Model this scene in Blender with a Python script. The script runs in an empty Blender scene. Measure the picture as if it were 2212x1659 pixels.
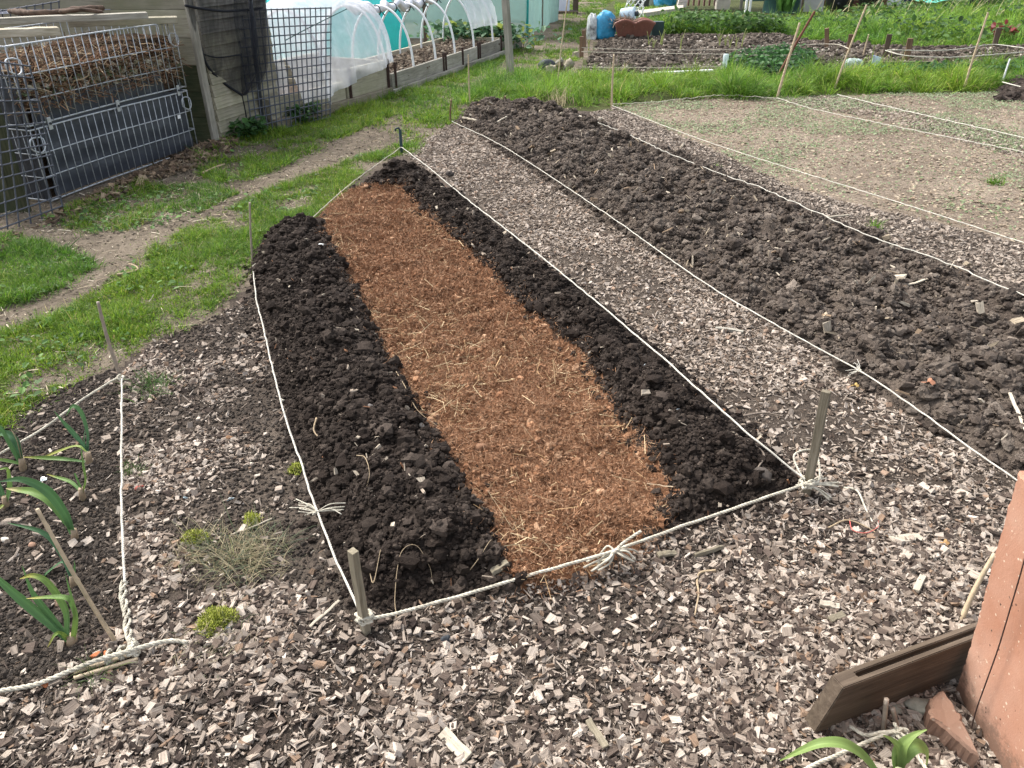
import bpy, bmesh, math, random
import numpy as np
from mathutils import Vector, Matrix
random.seed(7)
rng = np.random.default_rng(11)
scene = bpy.context.scene
COL = scene.collection
R = math.radians
# ------------------------------------------------------------ camera
PITCH, CAMH, FPX = R(30.0), 1.65, 1661.0          # picture measured at 2212 x 1659
cam = bpy.data.cameras.new("camera")
cam.sensor_width = 36.0
cam.lens = 36.0*FPX/2212.0
cam.clip_start, cam.clip_end = 0.05, 600
camo = bpy.data.objects.new("camera", cam)
COL.objects.link(camo)
camo.location = (0, 0, CAMH)
camo.rotation_euler = (R(60.0), 0, 0)
scene.camera = camo
# ------------------------------------------------------------ light
SUN_EL, SUN_AZ = R(52), R(-52)      # azimuth measured from +y towards +x
world = bpy.data.worlds.new("World"); scene.world = world
world.use_nodes = True
wn = world.node_tree
bg = wn.nodes['Background']
sky = wn.nodes.new('ShaderNodeTexSky')
sky.sky_type = 'NISHITA'; sky.sun_disc = False
sky.sun_elevation = SUN_EL; sky.sun_rotation = SUN_AZ
sky.air_density = 1.0; sky.dust_density = 4.0; sky.ozone_density = 1.0
hs = wn.nodes.new('ShaderNodeHueSaturation'); hs.inputs['Saturation'].default_value = 0.45
wn.links.new(sky.outputs[0], hs.inputs['Color'])
wn.links.new(hs.outputs[0], bg.inputs['Color'])
bg.inputs['Strength'].default_value = 0.15
sl = bpy.data.lights.new("sun", 'SUN'); sl.energy = 1.5; sl.angle = R(18); sl.color = (1.0, 0.975, 0.94)
so = bpy.data.objects.new("sun", sl); COL.objects.link(so)
sd = Vector((math.sin(SUN_AZ)*math.cos(SUN_EL), math.cos(SUN_AZ)*math.cos(SUN_EL), math.sin(SUN_EL)))
so.rotation_euler = sd.to_track_quat('Z', 'Y').to_euler(); so.location = sd*40
vs = scene.view_settings
vs.view_transform = 'Standard'; vs.look = 'None'; vs.exposure = 1.36; vs.gamma = 1.0
scene.cycles.max_bounces = 6; scene.cycles.transparent_max_bounces = 12
scene.cycles.diffuse_bounces = 3; scene.cycles.glossy_bounces = 2
# ------------------------------------------------------------ measuring helpers
def ray(x, y):
    X = (x-1106)/FPX; Y = -(y-829.5)/FPX
    return X, math.cos(PITCH)+Y*math.sin(PITCH), -math.sin(PITCH)+Y*math.cos(PITCH)
def G(x, y, z=0.0):
    r = ray(x, y); t = (z-CAMH)/r[2]
    return (r[0]*t, r[1]*t, z)
def D(x, y, Y):
    r = ray(x, y); t = Y/r[1]
    return (r[0]*t, Y, CAMH+r[2]*t)
def polyG(pts): return np.array([G(*p)[:2] for p in pts])
# ------------------------------------------------------------ noise
def _hash(ix, iy, s):
    h = (ix.astype(np.int64)*374761393 + iy.astype(np.int64)*668265263 + s*1442695041) & 0xffffffff
    h = ((h ^ (h >> 13))*1274126177) & 0xffffffff
    return ((h ^ (h >> 16)) & 0xffff)/65535.0
def vnoise(x, y, s=0):
    x = np.asarray(x, float); y = np.asarray(y, float)
    ix = np.floor(x); iy = np.floor(y); fx = x-ix; fy = y-iy
    fx = fx*fx*(3-2*fx); fy = fy*fy*(3-2*fy)
    a = _hash(ix, iy, s); b = _hash(ix+1, iy, s); c = _hash(ix, iy+1, s); d = _hash(ix+1, iy+1, s)
    return (a*(1-fx)+b*fx)*(1-fy)+(c*(1-fx)+d*fx)*fy
def fbm(x, y, s=0, o=4):
    t = 0; a = .5; f = 1.0
    for i in range(o):
        t = t+a*vnoise(x*f+i*17.3, y*f-i*9.1, s+i); a *= .5; f *= 2.03
    return t/(1-.5**o)
def sdist(P, poly):
    """signed distance of points to polygon, positive inside"""
    P = np.asarray(P, float); x = P[:, 0]; y = P[:, 1]
    d2 = np.full(len(P), 1e9); ins = np.zeros(len(P), bool)
    n = len(poly)
    for i in range(n):
        ax, ay = poly[i]; bx, by = poly[(i+1) % n]
        ex, ey = bx-ax, by-ay
        t = np.clip(((x-ax)*ex+(y-ay)*ey)/(ex*ex+ey*ey+1e-12), 0, 1)
        d2 = np.minimum(d2, (x-ax-t*ex)**2+(y-ay-t*ey)**2)
        c = ((ay > y) != (by > y))
        with np.errstate(divide='ignore', invalid='ignore'):
            xi = (bx-ax)*(y-ay)/(by-ay if by != ay else 1e-12)+ax
        ins ^= c & (x < xi)
    return np.where(ins, 1, -1)*np.sqrt(d2)
def sstep(a, b, t):
    u = np.clip((t-a)/(b-a), 0, 1); return u*u*(3-2*u)
# ------------------------------------------------------------ regions on the ground
BED_A = polyG([(775,1335),(690,1130),(635,950),(585,740),(540,600),(560,530),(690,480),(778,408),(850,370),(898,374),(1012,442),(1182,580),
               (1335,690),(1500,830),(1640,950),(1725,1045),(1660,1085),(1430,1160),(1110,1290),(900,1310)])
TRENCH = polyG([(715,455),(760,422),(860,418),(920,480),(1010,560),(1085,640),(1150,700),(1255,790),(1310,900),(1400,990),(1440,1090),(1425,1155),
                (1345,1222),(1205,1272),(1115,1290),(1060,1180),(990,1050),(930,950),(870,850),(810,730),(760,620),(710,540),(695,490)])
BED_B = np.vstack([polyG([(985,262),(1090,335),(1300,475),(1480,590),(1700,720),(1850,830),(2000,930),(2212,1045)]),
                   np.array([[2.6,.4],[3.9,.9]]), polyG([(2212,655),(1750,462),(1560,380),(1420,328),(1250,252),(1150,226),(1030,226)])])
PATH = np.vstack([np.array([[-30,-1],[-3.2,-1],[-2.6,2.0]]), polyG([(0,920),(120,850),(250,800),(330,740),(460,690),(545,600),(560,525),(690,475),(770,385),(845,340),(930,300),(985,250),(1030,215),(1240,168),(1290,85)]),
                  np.array([[2.6,24],[5,60],[-30,60]])])
SEED = np.vstack([polyG([(1330,230),(1700,400),(2212,525)]), np.array([[5.5,4.0],[7.2,6.0]]), polyG([(2212,200),(1800,207),(1680,213),(1500,216)])])
FAR = polyG([(1255,160),(1300,80),(1700,78),(1760,90),(1960,105),(2212,100),(2600,100),(2600,150),(2212,148),(1700,162)])
BAND = polyG([(1000,222),(1060,180),(1240,165),(1700,165),(2212,150),(2500,150),(2500,190),(2212,190),(1800,206),(1680,213),(1500,217),(1330,229),(1150,224),(1100,222)])
HILL = polyG([(1400,76),(1700,78),(1760,92),(1960,104),(2212,98),(2700,95),(2700,8),(2400,10),(2212,14),(2000,24),(1880,32),(1800,46),(1700,50),(1620,64),(1500,60),(1420,58)])
COMPD = polyG([(0,520),(60,510),(200,430),(330,370),(440,320),(520,300),(500,335),(420,375),(330,400),(250,440),(160,475),(60,510),(0,560)])
def seg_lump(x, y): return 0
def height(x, y, fine=True):
    x = np.asarray(x, float); y = np.asarray(y, float)
    P = np.stack([x, y], 1)
    h = (fbm(x*.7, y*.7, 3, 3)-.5)*.05
    h = h+(fbm(x*9, y*9, 5, 3)-.5)*.018*(y < 14)
    near = (y < 11) & (y > .2)
    idx = np.nonzero(near)[0]
    if len(idx):
        Pn = P[idx]; xn = x[idx]; yn = y[idx]
        da = sdist(Pn, BED_A); dt = sdist(Pn, TRENCH)
        lump = fbm(xn*5, yn*5, 9, 4)
        ridge = sstep(-.05, .24, da)*(.115+.13*(lump-.35)+.05*(fbm(xn*13, yn*13, 10, 2)-.5))
        tr = sstep(-.13, .08, dt)
        coir = .030+.085*(fbm(xn*3.6, yn*3.6, 21, 4)-.42)+.055*(fbm(xn*10, yn*10, 22, 3)-.5)
        hA = ridge*(1-tr)+coir*tr*sstep(-.05, .02, np.maximum(da, dt))
        db = sdist(Pn, BED_B)
        l2 = fbm(xn*4.2, yn*4.2, 31, 4)
        hB = sstep(-.03, .16, db)*(.05+.17*(l2-.38)+.10*(fbm(xn*10, yn*10, 33, 3)-.48))
        bank = sstep(-.05, .25, sdist(Pn, BAND))*.05
        comp = sstep(-.1, .15, sdist(Pn, COMPD))*.06
        hh = h[idx]
        h[idx] = hh+np.maximum(hA, 0)+np.maximum(hB, -.02)+bank+comp
    far = np.nonzero(y >= 11)[0]
    if len(far):
        Pf = P[far]
        h[far] += sstep(0, 2.0, sdist(Pf, HILL))*.12 + sstep(0, .5, sdist(Pf, FAR))*.10*fbm(x[far]*4, y[far]*4, 41, 3)
    return h
def hz(x, y): return float(height(np.array([x]), np.array([y]))[0])
# ------------------------------------------------------------ object helpers
def tag(o, label=None, cat=None, group=None, kind=None):
    if label: o['label'] = label
    if cat: o['category'] = cat
    if group: o['group'] = group
    if kind: o['kind'] = kind
    return o
def full(o):
    M = o.matrix_basis.copy()
    return full(o.parent) @ M if o.parent else M
def attach(ch, par):
    M = full(ch); ch.parent = par; ch.matrix_basis = full(par).inverted() @ M
    return ch
def empty(name, loc, label, cat, group=None):
    o = bpy.data.objects.new(name, None); COL.objects.link(o); o.empty_display_size = .1
    o.location = loc
    return tag(o, label, cat, group)
def raw_mesh(name, V, faces, attrs=None, smooth=False):
    V = np.ascontiguousarray(V, np.float32)
    if not isinstance(faces, list): faces = [faces]
    faces = [np.asarray(f, np.int32) for f in faces if len(f)]
    me = bpy.data.meshes.new(name)
    nl = sum(f.size for f in faces); nf = sum(len(f) for f in faces)
    me.vertices.add(len(V)); me.vertices.foreach_set('co', V.ravel())
    me.loops.add(nl); me.polygons.add(nf)
    me.loops.foreach_set('vertex_index', np.concatenate([f.ravel() for f in faces]))
    tot = np.concatenate([np.full(len(f), f.shape[1], np.int32) for f in faces])
    st = np.concatenate([[0], np.cumsum(tot)[:-1]]).astype(np.int32)
    me.polygons.foreach_set('loop_start', st)
    me.polygons.foreach_set('loop_total', tot)
    me.polygons.foreach_set('use_smooth', np.full(nf, smooth))
    for k, a in (attrs or {}).items():
        a = np.asarray(a, np.float32)
        if k == 'Col':
            at = me.attributes.new('Col', 'FLOAT_COLOR', 'POINT')
            if a.shape[1] == 3: a = np.hstack([a, np.ones((len(a), 1), np.float32)])
            at.data.foreach_set('color', np.ascontiguousarray(a).ravel())
        else:
            at = me.attributes.new(k, 'FLOAT_VECTOR', 'POINT')
            at.data.foreach_set('vector', np.ascontiguousarray(a).ravel())
    me.update(calc_edges=True)
    return me
def mk(name, V, faces, mat, parent=None, attrs=None, smooth=False, origin=True):
    V = np.asarray(V, float)
    base = np.zeros(3)
    if origin: base = np.array([(V[:, 0].min()+V[:, 0].max())/2, (V[:, 1].min()+V[:, 1].max())/2, V[:, 2].min()])
    o = bpy.data.objects.new(name, raw_mesh(name, V-base, faces, attrs, smooth))
    COL.objects.link(o); o.location = base
    if mat: o.data.materials.append(mat)
    if parent: attach(o, parent)
    return o
class MB:
    """collects verts / faces (tri or quad) for one mesh part"""
    def __init__(s): s.V = []; s.Q = []; s.T = []; s.n = 0
    def add(s, V, Q=None, T=None):
        V = np.asarray(V, float).reshape(-1, 3)
        if Q is not None and len(Q): s.Q.append(np.asarray(Q, int).reshape(-1, 4)+s.n)
        if T is not None and len(T): s.T.append(np.asarray(T, int).reshape(-1, 3)+s.n)
        s.V.append(V); s.n += len(V)
    def obj(s, name, mat, parent=None, smooth=False, attrs=None):
        f = []
        if s.Q: f.append(np.vstack(s.Q))
        if s.T: f.append(np.vstack(s.T))
        return mk(name, np.vstack(s.V), f, mat, parent, attrs, smooth)
    def tube(s, P, r, k=8, cap=True):
        V, Q, T = tube(P, r, k, cap); s.add(V, Q, T); return s
    def box(s, c, ux, uy, uz, L, W, H, jit=0.0):
        c = np.array(c, float); ux, uy, uz = [np.array(u, float)/np.linalg.norm(u) for u in (ux, uy, uz)]
        V = []
        for a in (-.5, .5):
            for b in (-.5, .5):
                for d in (-.5, .5): V.append(c+ux*L*a+uy*W*b+uz*H*d)
        V = np.array(V)+rng.normal(0, 1, (8, 3))*jit
        s.add(V, [[0,1,3,2],[4,6,7,5],[0,4,5,1],[2,3,7,6],[0,2,6,4],[1,5,7,3]]); return s
def catmull(P, step):
    P = np.asarray(P, float); out = []
    Q = np.vstack([2*P[0]-P[1], P, 2*P[-1]-P[-2]])
    for i in range(1, len(Q)-2):
        n = max(2, int(np.linalg.norm(Q[i+1]-Q[i])/step))
        t = np.linspace(0, 1, n, endpoint=False)[:, None]
        a, b, c, d = Q[i-1], Q[i], Q[i+1], Q[i+2]
        out.append(.5*((2*b)+(-a+c)*t+(2*a-5*b+4*c-d)*t*t+(-a+3*b-3*c+d)*t**3))
    out.append(P[-1:]); return np.vstack(out)
def frames(P):
    T = np.gradient(P, axis=0); T /= np.linalg.norm(T, axis=1)[:, None]+1e-12
    N = np.zeros_like(T); a = np.array([0, 0, 1.0])
    if abs(T[0] @ a) > .9: a = np.array([1.0, 0, 0])
    n = a-T[0]*(a @ T[0]); n /= np.linalg.norm(n)
    for i in range(len(P)):
        n = n-T[i]*(n @ T[i]); n /= np.linalg.norm(n)+1e-12; N[i] = n
    return T, N, np.cross(T, N)
def tube(P, r, k=8, cap=True):
    P = np.asarray(P, float); n = len(P); T, N, B = frames(P)
    r = np.broadcast_to(np.asarray(r, float), (n,))
    a = np.linspace(0, 2*np.pi, k, endpoint=False)
    V = P[:, None, :]+r[:, None, None]*(np.cos(a)[None, :, None]*N[:, None, :]+np.sin(a)[None, :, None]*B[:, None, :])
    V = V.reshape(-1, 3)
    i = np.arange(n-1)[:, None]*k; j = np.arange(k)[None, :]; j2 = (j+1) % k
    Q = np.stack([i+j, i+j2, i+k+j2, i+k+j], -1).reshape(-1, 4)
    Tt = np.zeros((0, 3), int)
    if cap:
        V = np.vstack([V, P[0], P[-1]]); c0 = n*k; c1 = c0+1
        jj = np.arange(k); j2 = (jj+1) % k
        Tt = np.vstack([np.stack([np.full(k, c0), j2, jj], 1), np.stack([np.full(k, c1), (n-1)*k+jj, (n-1)*k+j2], 1)])
    return V, Q, Tt
def rope_mesh(mb, P, r, pitch=None, wob=.0, fine=True):
    pitch = pitch or r*7.5
    st = pitch/9 if fine else pitch/6
    P = catmull(P, st); n = len(P)
    if wob: P = P+np.cumsum(rng.normal(0, 1, (n, 3)), 0)*0+np.stack([vnoise(np.arange(n)*st/.05, np.full(n, k*7.7), 70+k)-.5 for k in range(3)], 1)*wob
    T, N, B = frames(P)
    s = np.concatenate([[0], np.cumsum(np.linalg.norm(np.diff(P, axis=0), axis=1))])
    for k in range(3):
        a = 2*np.pi*(s/pitch+k/3.0)
        C = P+r*.52*(np.cos(a)[:, None]*N+np.sin(a)[:, None]*B)
        mb.tube(C, r*.56, 6)
def rope(name, P, r, mat, label, cat='rope', group=None, wob=.004, fine=True, parent=None):
    mb = MB(); rope_mesh(mb, P, r, None, wob, fine)
    o = mb.obj(name, mat, parent, True)
    if not parent: tag(o, label, cat, group)
    return o
def plank(name, p0, p1, up, W, H, mat, parent=None, bevel=.004, warp=.0, seg=8):
    """board from p0 to p1 (centre line), W thick, H along 'up'; local x runs along the grain"""
    p0 = Vector(p0); p1 = Vector(p1); x = (p1-p0); L = x.length; x.normalize()
    up = Vector(up); z = (up-x*up.dot(x)).normalized(); y = z.cross(x)
    bm = bmesh.new()
    rings = []
    for i in range(seg+1):
        t = i/seg
        dy = (random.random()-.5)*warp; dz = (random.random()-.5)*warp
        rings.append([bm.verts.new((L*(t-.5), a*W/2+dy, b*H/2+dz)) for a, b in ((-1,-1),(1,-1),(1,1),(-1,1))])
    for i in range(seg):
        for k in range(4): bm.faces.new((rings[i][k], rings[i+1][k], rings[i+1][(k+1) % 4], rings[i][(k+1) % 4]))
    bm.faces.new(rings[0]); bm.faces.new(rings[-1][::-1])
    bmesh.ops.recalc_face_normals(bm, faces=bm.faces)
    if bevel:
        ed = [e for e in bm.edges if len(e.link_faces) == 2 and e.calc_face_angle(0) > .8]
        bmesh.ops.bevel(bm, geom=ed, offset=bevel, segments=2, affect='EDGES', profile=.6)
    me = bpy.data.meshes.new(name); bm.to_mesh(me); bm.free()
    o = bpy.data.objects.new(name, me); COL.objects.link(o)
    M = Matrix((x, y, z)).transposed().to_4x4(); M.translation = (p0+p1)/2
    o.matrix_basis = M; me.materials.append(mat)
    if parent: attach(o, parent)
    return o
# ------------------------------------------------------------ materials
def mat_new(name):
    m = bpy.data.materials.new(name); m.use_nodes = True
    n = m.node_tree.nodes; return m, n, m.node_tree.links, n['Principled BSDF']
def mix_rgb(n, l, f, a, b, mode='MIX'):
    x = n.new('ShaderNodeMix'); x.data_type = 'RGBA'; x.blend_type = mode
    for s, v in ((x.inputs[0], f), (x.inputs[6], a), (x.inputs[7], b)):
        if hasattr(v, 'is_linked') or hasattr(v, 'links'): l.new(v, s)
        else: s.default_value = v if not isinstance(v, tuple) else (*v[:3], 1)
    return x.outputs[2]
def noise(n, l, scale, detail=4, rough=.6, coord=None, dist=0):
    t = n.new('ShaderNodeTexNoise'); t.inputs['Scale'].default_value = scale; t.inputs['Detail'].default_value = detail
    t.inputs['Roughness'].default_value = rough; t.inputs['Distortion'].default_value = dist
    if coord is not None: l.new(coord, t.inputs['Vector'])
    return t.outputs['Fac']
def ramp(n, l, f, stops):
    r = n.new('ShaderNodeValToRGB'); l.new(f, r.inputs[0])
    e = r.color_ramp.elements
    while len(e) < len(stops): e.new(.5)
    for k, (p, c) in enumerate(stops): e[k].position = p; e[k].color = (*c, 1) if len(c) == 3 else c
    return r.outputs[0]
def bump(n, l, f, bs, strength=.5, dist=.01):
    b = n.new('ShaderNodeBump'); b.inputs['Strength'].default_value = strength; b.inputs['Distance'].default_value = dist
    l.new(f, b.inputs['Height']); l.new(b.outputs[0], bs.inputs['Normal'])
def obj_coord(n, l, sc=(1,1,1), kind='Object'):
    tc = n.new('ShaderNodeTexCoord'); mp = n.new('ShaderNodeMapping'); mp.inputs['Scale'].default_value = sc
    l.new(tc.outputs[kind], mp.inputs['Vector']); return mp.outputs[0]
def simple(name, c, rough=.7, var=.25, scale=20, bmp=.2, metal=0, spec=.3, bdist=.002):
    m, n, l, b = mat_new(name)
    co = obj_coord(n, l)
    f = noise(n, l, scale, 5, .65, co)
    lo = tuple(v*(1-var) for v in c); hi = tuple(min(1, v*(1+var)) for v in c)
    l.new(ramp(n, l, f, [(.3, lo), (.7, hi)]), b.inputs['Base Color'])
    b.inputs['Roughness'].default_value = rough; b.inputs['Metallic'].default_value = metal
    b.inputs['Specular IOR Level'].default_value = spec
    if bmp: bump(n, l, noise(n, l, scale*4, 4, .6, co), b, bmp, bdist)
    return m
def wood(name, c1, c2, c3, gs=1.0, stain=None, rough=.85):
    """weathered timber, grain along local x"""
    m, n, l, b = mat_new(name)
    co = obj_coord(n, l, (1.2*gs, 22*gs, 22*gs))
    g1 = noise(n, l, 3.0, 6, .7, co, .6)
    co2 = obj_coord(n, l, (1, 1, 1))
    big = noise(n, l, 2.2, 4, .6, co2)
    oi = n.new('ShaderNodeObjectInfo')
    c = ramp(n, l, g1, [(.28, c1), (.5, c2), (.72, c3)])
    dirt = ramp(n, l, big, [(.35, (.55, .55, .5)), (.62, (1, 1, 1))])
    c = mix_rgb(n, l, .8, c, dirt, 'MULTIPLY')
    if stain:
        sf = ramp(n, l, noise(n, l, 1.3, 5, .65, co2), [(.45, (0, 0, 0)), (.65, (1, 1, 1))])
        c = mix_rgb(n, l, sf, c, stain)
    rv = n.new('ShaderNodeMath'); rv.operation = 'MULTIPLY_ADD'; l.new(oi.outputs['Random'], rv.inputs[0]); rv.inputs[1].default_value = .45; rv.inputs[2].default_value = .78
    hv = n.new('ShaderNodeHueSaturation'); l.new(rv.outputs[0], hv.inputs['Value']); l.new(c, hv.inputs['Color'])
    l.new(hv.outputs[0], b.inputs['Base Color'])
    b.inputs['Roughness'].default_value = rough; b.inputs['Specular IOR Level'].default_value = .2
    bump(n, l, g1, b, .5, .004)
    return m
def attr_mat(name, rough=.9, spec=.15, grain=None, bmp=.5, bscale=250, bdist=.003, var=.5, vscale=60, transl=0.0):
    """colour comes from the Col attribute (each chip, clod or blade has its own colour)"""
    m, n, l, b = mat_new(name)
    a = n.new('ShaderNodeAttribute'); a.attribute_name = 'Col'
    c = a.outputs['Color']
    if grain:
        g = n.new('ShaderNodeAttribute'); g.attribute_name = 'uvw'
        mp = n.new('ShaderNodeMapping'); mp.inputs['Scale'].default_value = grain; l.new(g.outputs['Vector'], mp.inputs['Vector'])
        f = noise(n, l, 1.0, 4, .7, mp.outputs[0])
    else:
        f = noise(n, l, vscale, 5, .7, obj_coord(n, l))
    if var: c = mix_rgb(n, l, 1.0, c, ramp(n, l, f, [(.3, (1-var,)*3), (.7, (1+var*.35,)*3)]), 'MULTIPLY')
    l.new(c, b.inputs['Base Color'])
    b.inputs['Roughness'].default_value = rough; b.inputs['Specular IOR Level'].default_value = spec
    if bmp: bump(n, l, f if grain else noise(n, l, bscale, 4, .65, obj_coord(n, l)), b, bmp, bdist)
    if transl:
        tr = n.new('ShaderNodeBsdfTranslucent'); l.new(c, tr.inputs['Color'])
        mx = n.new('ShaderNodeMixShader'); mx.inputs[0].default_value = transl
        l.new(b.outputs[0], mx.inputs[1]); l.new(tr.outputs[0], mx.inputs[2])
        l.new(mx.outputs[0], n['Material Output'].inputs['Surface'])
    return m
def netting(name, c, alpha, transl=.4, fold=6.0):
    m, n, l, b = mat_new(name)
    b.inputs['Base Color'].default_value = (*c, 1); b.inputs['Roughness'].default_value = .6
    co = obj_coord(n, l)
    tr = n.new('ShaderNodeBsdfTranslucent'); tr.inputs['Color'].default_value = (*c, 1)
    mx = n.new('ShaderNodeMixShader'); mx.inputs[0].default_value = transl
    l.new(b.outputs[0], mx.inputs[1]); l.new(tr.outputs[0], mx.inputs[2])
    tp = n.new('ShaderNodeBsdfTransparent')
    m2 = n.new('ShaderNodeMixShader')
    f = noise(n, l, fold, 5, .6, co, .8)
    lw = n.new('ShaderNodeLayerWeight'); lw.inputs['Blend'].default_value = .35
    ad = n.new('ShaderNodeMath'); ad.operation = 'MULTIPLY_ADD'; l.new(f, ad.inputs[0]); ad.inputs[1].default_value = .45; ad.inputs[2].default_value = alpha-.22
    a2 = n.new('ShaderNodeMath'); a2.operation = 'ADD'; a2.use_clamp = True; l.new(ad.outputs[0], a2.inputs[0])
    sc = n.new('ShaderNodeMath'); sc.operation = 'MULTIPLY'; l.new(lw.outputs['Facing'], sc.inputs[0]); sc.inputs[1].default_value = .35
    l.new(sc.outputs[0], a2.inputs[1])
    l.new(a2.outputs[0], m2.inputs[0]); l.new(tp.outputs[0], m2.inputs[1]); l.new(mx.outputs[0], m2.inputs[2])
    l.new(m2.outputs[0], n['Material Output'].inputs['Surface'])
    return m
M_GROUND = attr_mat('earth', .95, .1, None, 1.0, 90, .015, .5, 60)
M_SOIL = attr_mat('soil crumbs', .95, .12, None, .9, 260, .004, .45, 130)
M_COIR = attr_mat('coir', .95, .08, None, .9, 300, .004, .45, 90)
M_CHIP = attr_mat('wood chip', .9, .15, (16, 340, 340), .6, 1, .0015, .62)
M_FIBRE = attr_mat('fibre', .9, .15, None, 0, 1, .001, .3, 200)
M_GRASS = attr_mat('grass', .55, .3, None, 0, 1, .001, .25, 8, .42)
M_STONE = attr_mat('stone', .8, .25, None, .5, 90, .002, .35, 60)
W_GREY = wood('weathered timber', (.19,.175,.145), (.34,.315,.265), (.47,.44,.375))
W_PALE = wood('pale timber', (.24,.20,.14), (.42,.37,.28), (.55,.50,.40))
W_GREEN = wood('dark green timber', (.03,.035,.018), (.07,.075,.04), (.12,.115,.07), 1, (.025,.045,.02))
W_OLD = wood('mossy timber', (.19,.17,.125), (.36,.325,.25), (.48,.44,.34), 1, (.24,.23,.145))
W_BOARD = wood('old groove board timber', (.055,.04,.029), (.105,.078,.056), (.165,.127,.092), .8)
W_DARK = wood('dark wet timber', (.07,.05,.036), (.13,.096,.068), (.19,.145,.105), .8)
W_BROWN = wood('brown stake timber', (.10,.06,.035), (.19,.12,.075), (.28,.19,.125))
W_STAKE = wood('grey stake timber', (.13,.11,.075), (.25,.215,.155), (.36,.315,.24), 1.5)
W_SPLIT = wood('bleached split wood', (.30,.25,.19), (.50,.44,.35), (.65,.59,.49), 2)
CANE = simple('bamboo cane', (.46,.36,.235), .5, .3, 30, .15)
CANE_GREY = simple('grey bamboo cane', (.32,.26,.20), .55, .3, 30, .15)
ROPE = simple('cream rope', (.50,.46,.365), .9, .38, 45, .4)
ROPE_W = simple('white cord', (.56,.53,.45), .9, .3, 45, .3)
STEEL = simple('galvanised wire', (.44,.46,.47), .45, .3, 40, .15, .35)
RUST = simple('rusty iron', (.055,.032,.026), .8, .4, 40, .3)
PVC = simple('white plastic pipe', (.85,.85,.84), .35, .05, 10, 0)
BLACKP = simple('black plastic', (.035,.04,.045), .45, .3, 14, .2)
SHEET = simple('black liner', (.050,.056,.068), .42, .25, 9, .5, 0, .4, .006)
GRID_M = simple('grey plastic mesh', (.075,.082,.098), .5, .2, 20, .1)
# ------------------------------------------------------------ the ground, one sheet split by what covers it
ratio = 1.0062
nr = int(math.log(240/.85)/math.log(ratio))
yy = .85*ratio**np.arange(nr)-1.15
ss = np.linspace(-1.45, 1.45, 500)
gx = ((yy+1.15)[:, None]*ss[None, :]); gy = np.repeat(yy[:, None], len(ss), 1)
gz = height(gx.ravel(), gy.ravel()).reshape(gx.shape)
GV = np.stack([gx, gy, gz], -1).reshape(-1, 3)
i = np.arange(nr-1)[:, None]*len(ss); j = np.arange(len(ss)-1)[None, :]
GQ = np.stack([i+j, i+j+1, i+len(ss)+j+1, i+len(ss)+j], -1).reshape(-1, 4)
ctr = GV[GQ].mean(1)
jit = np.stack([(fbm(ctr[:, 0]*9, ctr[:, 1]*9, 51, 3)-.5), (fbm(ctr[:, 0]*9, ctr[:, 1]*9, 52, 3)-.5)], 1)*.14
CJ = ctr[:, :2]+jit
reg = np.zeros(len(GQ), int)
reg[sdist(CJ, PATH) > 0] = 4
far = ctr[:, 1] > 9.0
reg[far & (reg == 0)] = 7
reg[sdist(CJ, SEED) > 0] = 5
reg[sdist(CJ, FAR) > 0] = 6
reg[sdist(CJ, BED_B) > 0] = 2
reg[sdist(CJ, BED_A) > 0] = 1
reg[sdist(CJ, TRENCH) > -.01] = 3
vx, vy = GV[:, 0], GV[:, 1]
n1 = fbm(vx*1.7, vy*1.7, 61, 4)[:, None]; n2 = fbm(vx*26, vy*26, 62, 3)[:, None]
def gcol(a, b, k=1.0): 
    t = np.clip((n1*.55+n2*.45-.3)/.4, 0, 1)
    return np.array(a)*(1-t)+np.array(b)*t
cols = {0: gcol((.055,.043,.034), (.135,.108,.084)), 1: gcol((.026,.020,.016), (.05,.039,.032)), 2: gcol((.085,.066,.052), (.14,.112,.088)),
        3: gcol((.15,.07,.035), (.28,.145,.08)), 4: gcol((.11,.088,.064), (.245,.20,.148)), 5: gcol((.19,.148,.112), (.32,.258,.195)),
        6: gcol((.08,.065,.051), (.15,.124,.098)), 7: gcol((.05,.06,.02), (.10,.11,.04))}
nm = {0: ('ground', 'brown earth scattered with wood chip round the string-lined beds', 'ground'),
      1: ('soil', 'black freshly turned soil heaped along the edges of the trench', 'soil'),
      2: ('soil', 'lumpy grey-brown dug soil in the long strip right of the chip path', 'soil'),
      3: ('mulch', 'orange-brown shredded mulch filling the trench', 'mulch'),
      4: ('path', 'trodden bare earth path running between grass beside the compost bay', 'path'),
      5: ('soil', 'dry tan seed bed sprinkled with tiny seedlings at the right', 'soil'),
      6: ('soil', 'stony grey-brown vegetable plot beyond the grass strip', 'soil'),
      7: ('terrain', 'open ground under the far grass', 'ground')}
for k in range(8):
    f = GQ[reg == k]
    if not len(f): continue
    u, inv = np.unique(f, return_inverse=True)
    o = mk(nm[k][0], GV[u], inv.reshape(-1, 4), M_GROUND, None, {'Col': cols[k][u]}, True, False)
    tag(o, nm[k][1], nm[k][2], None, 'structure')
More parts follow.
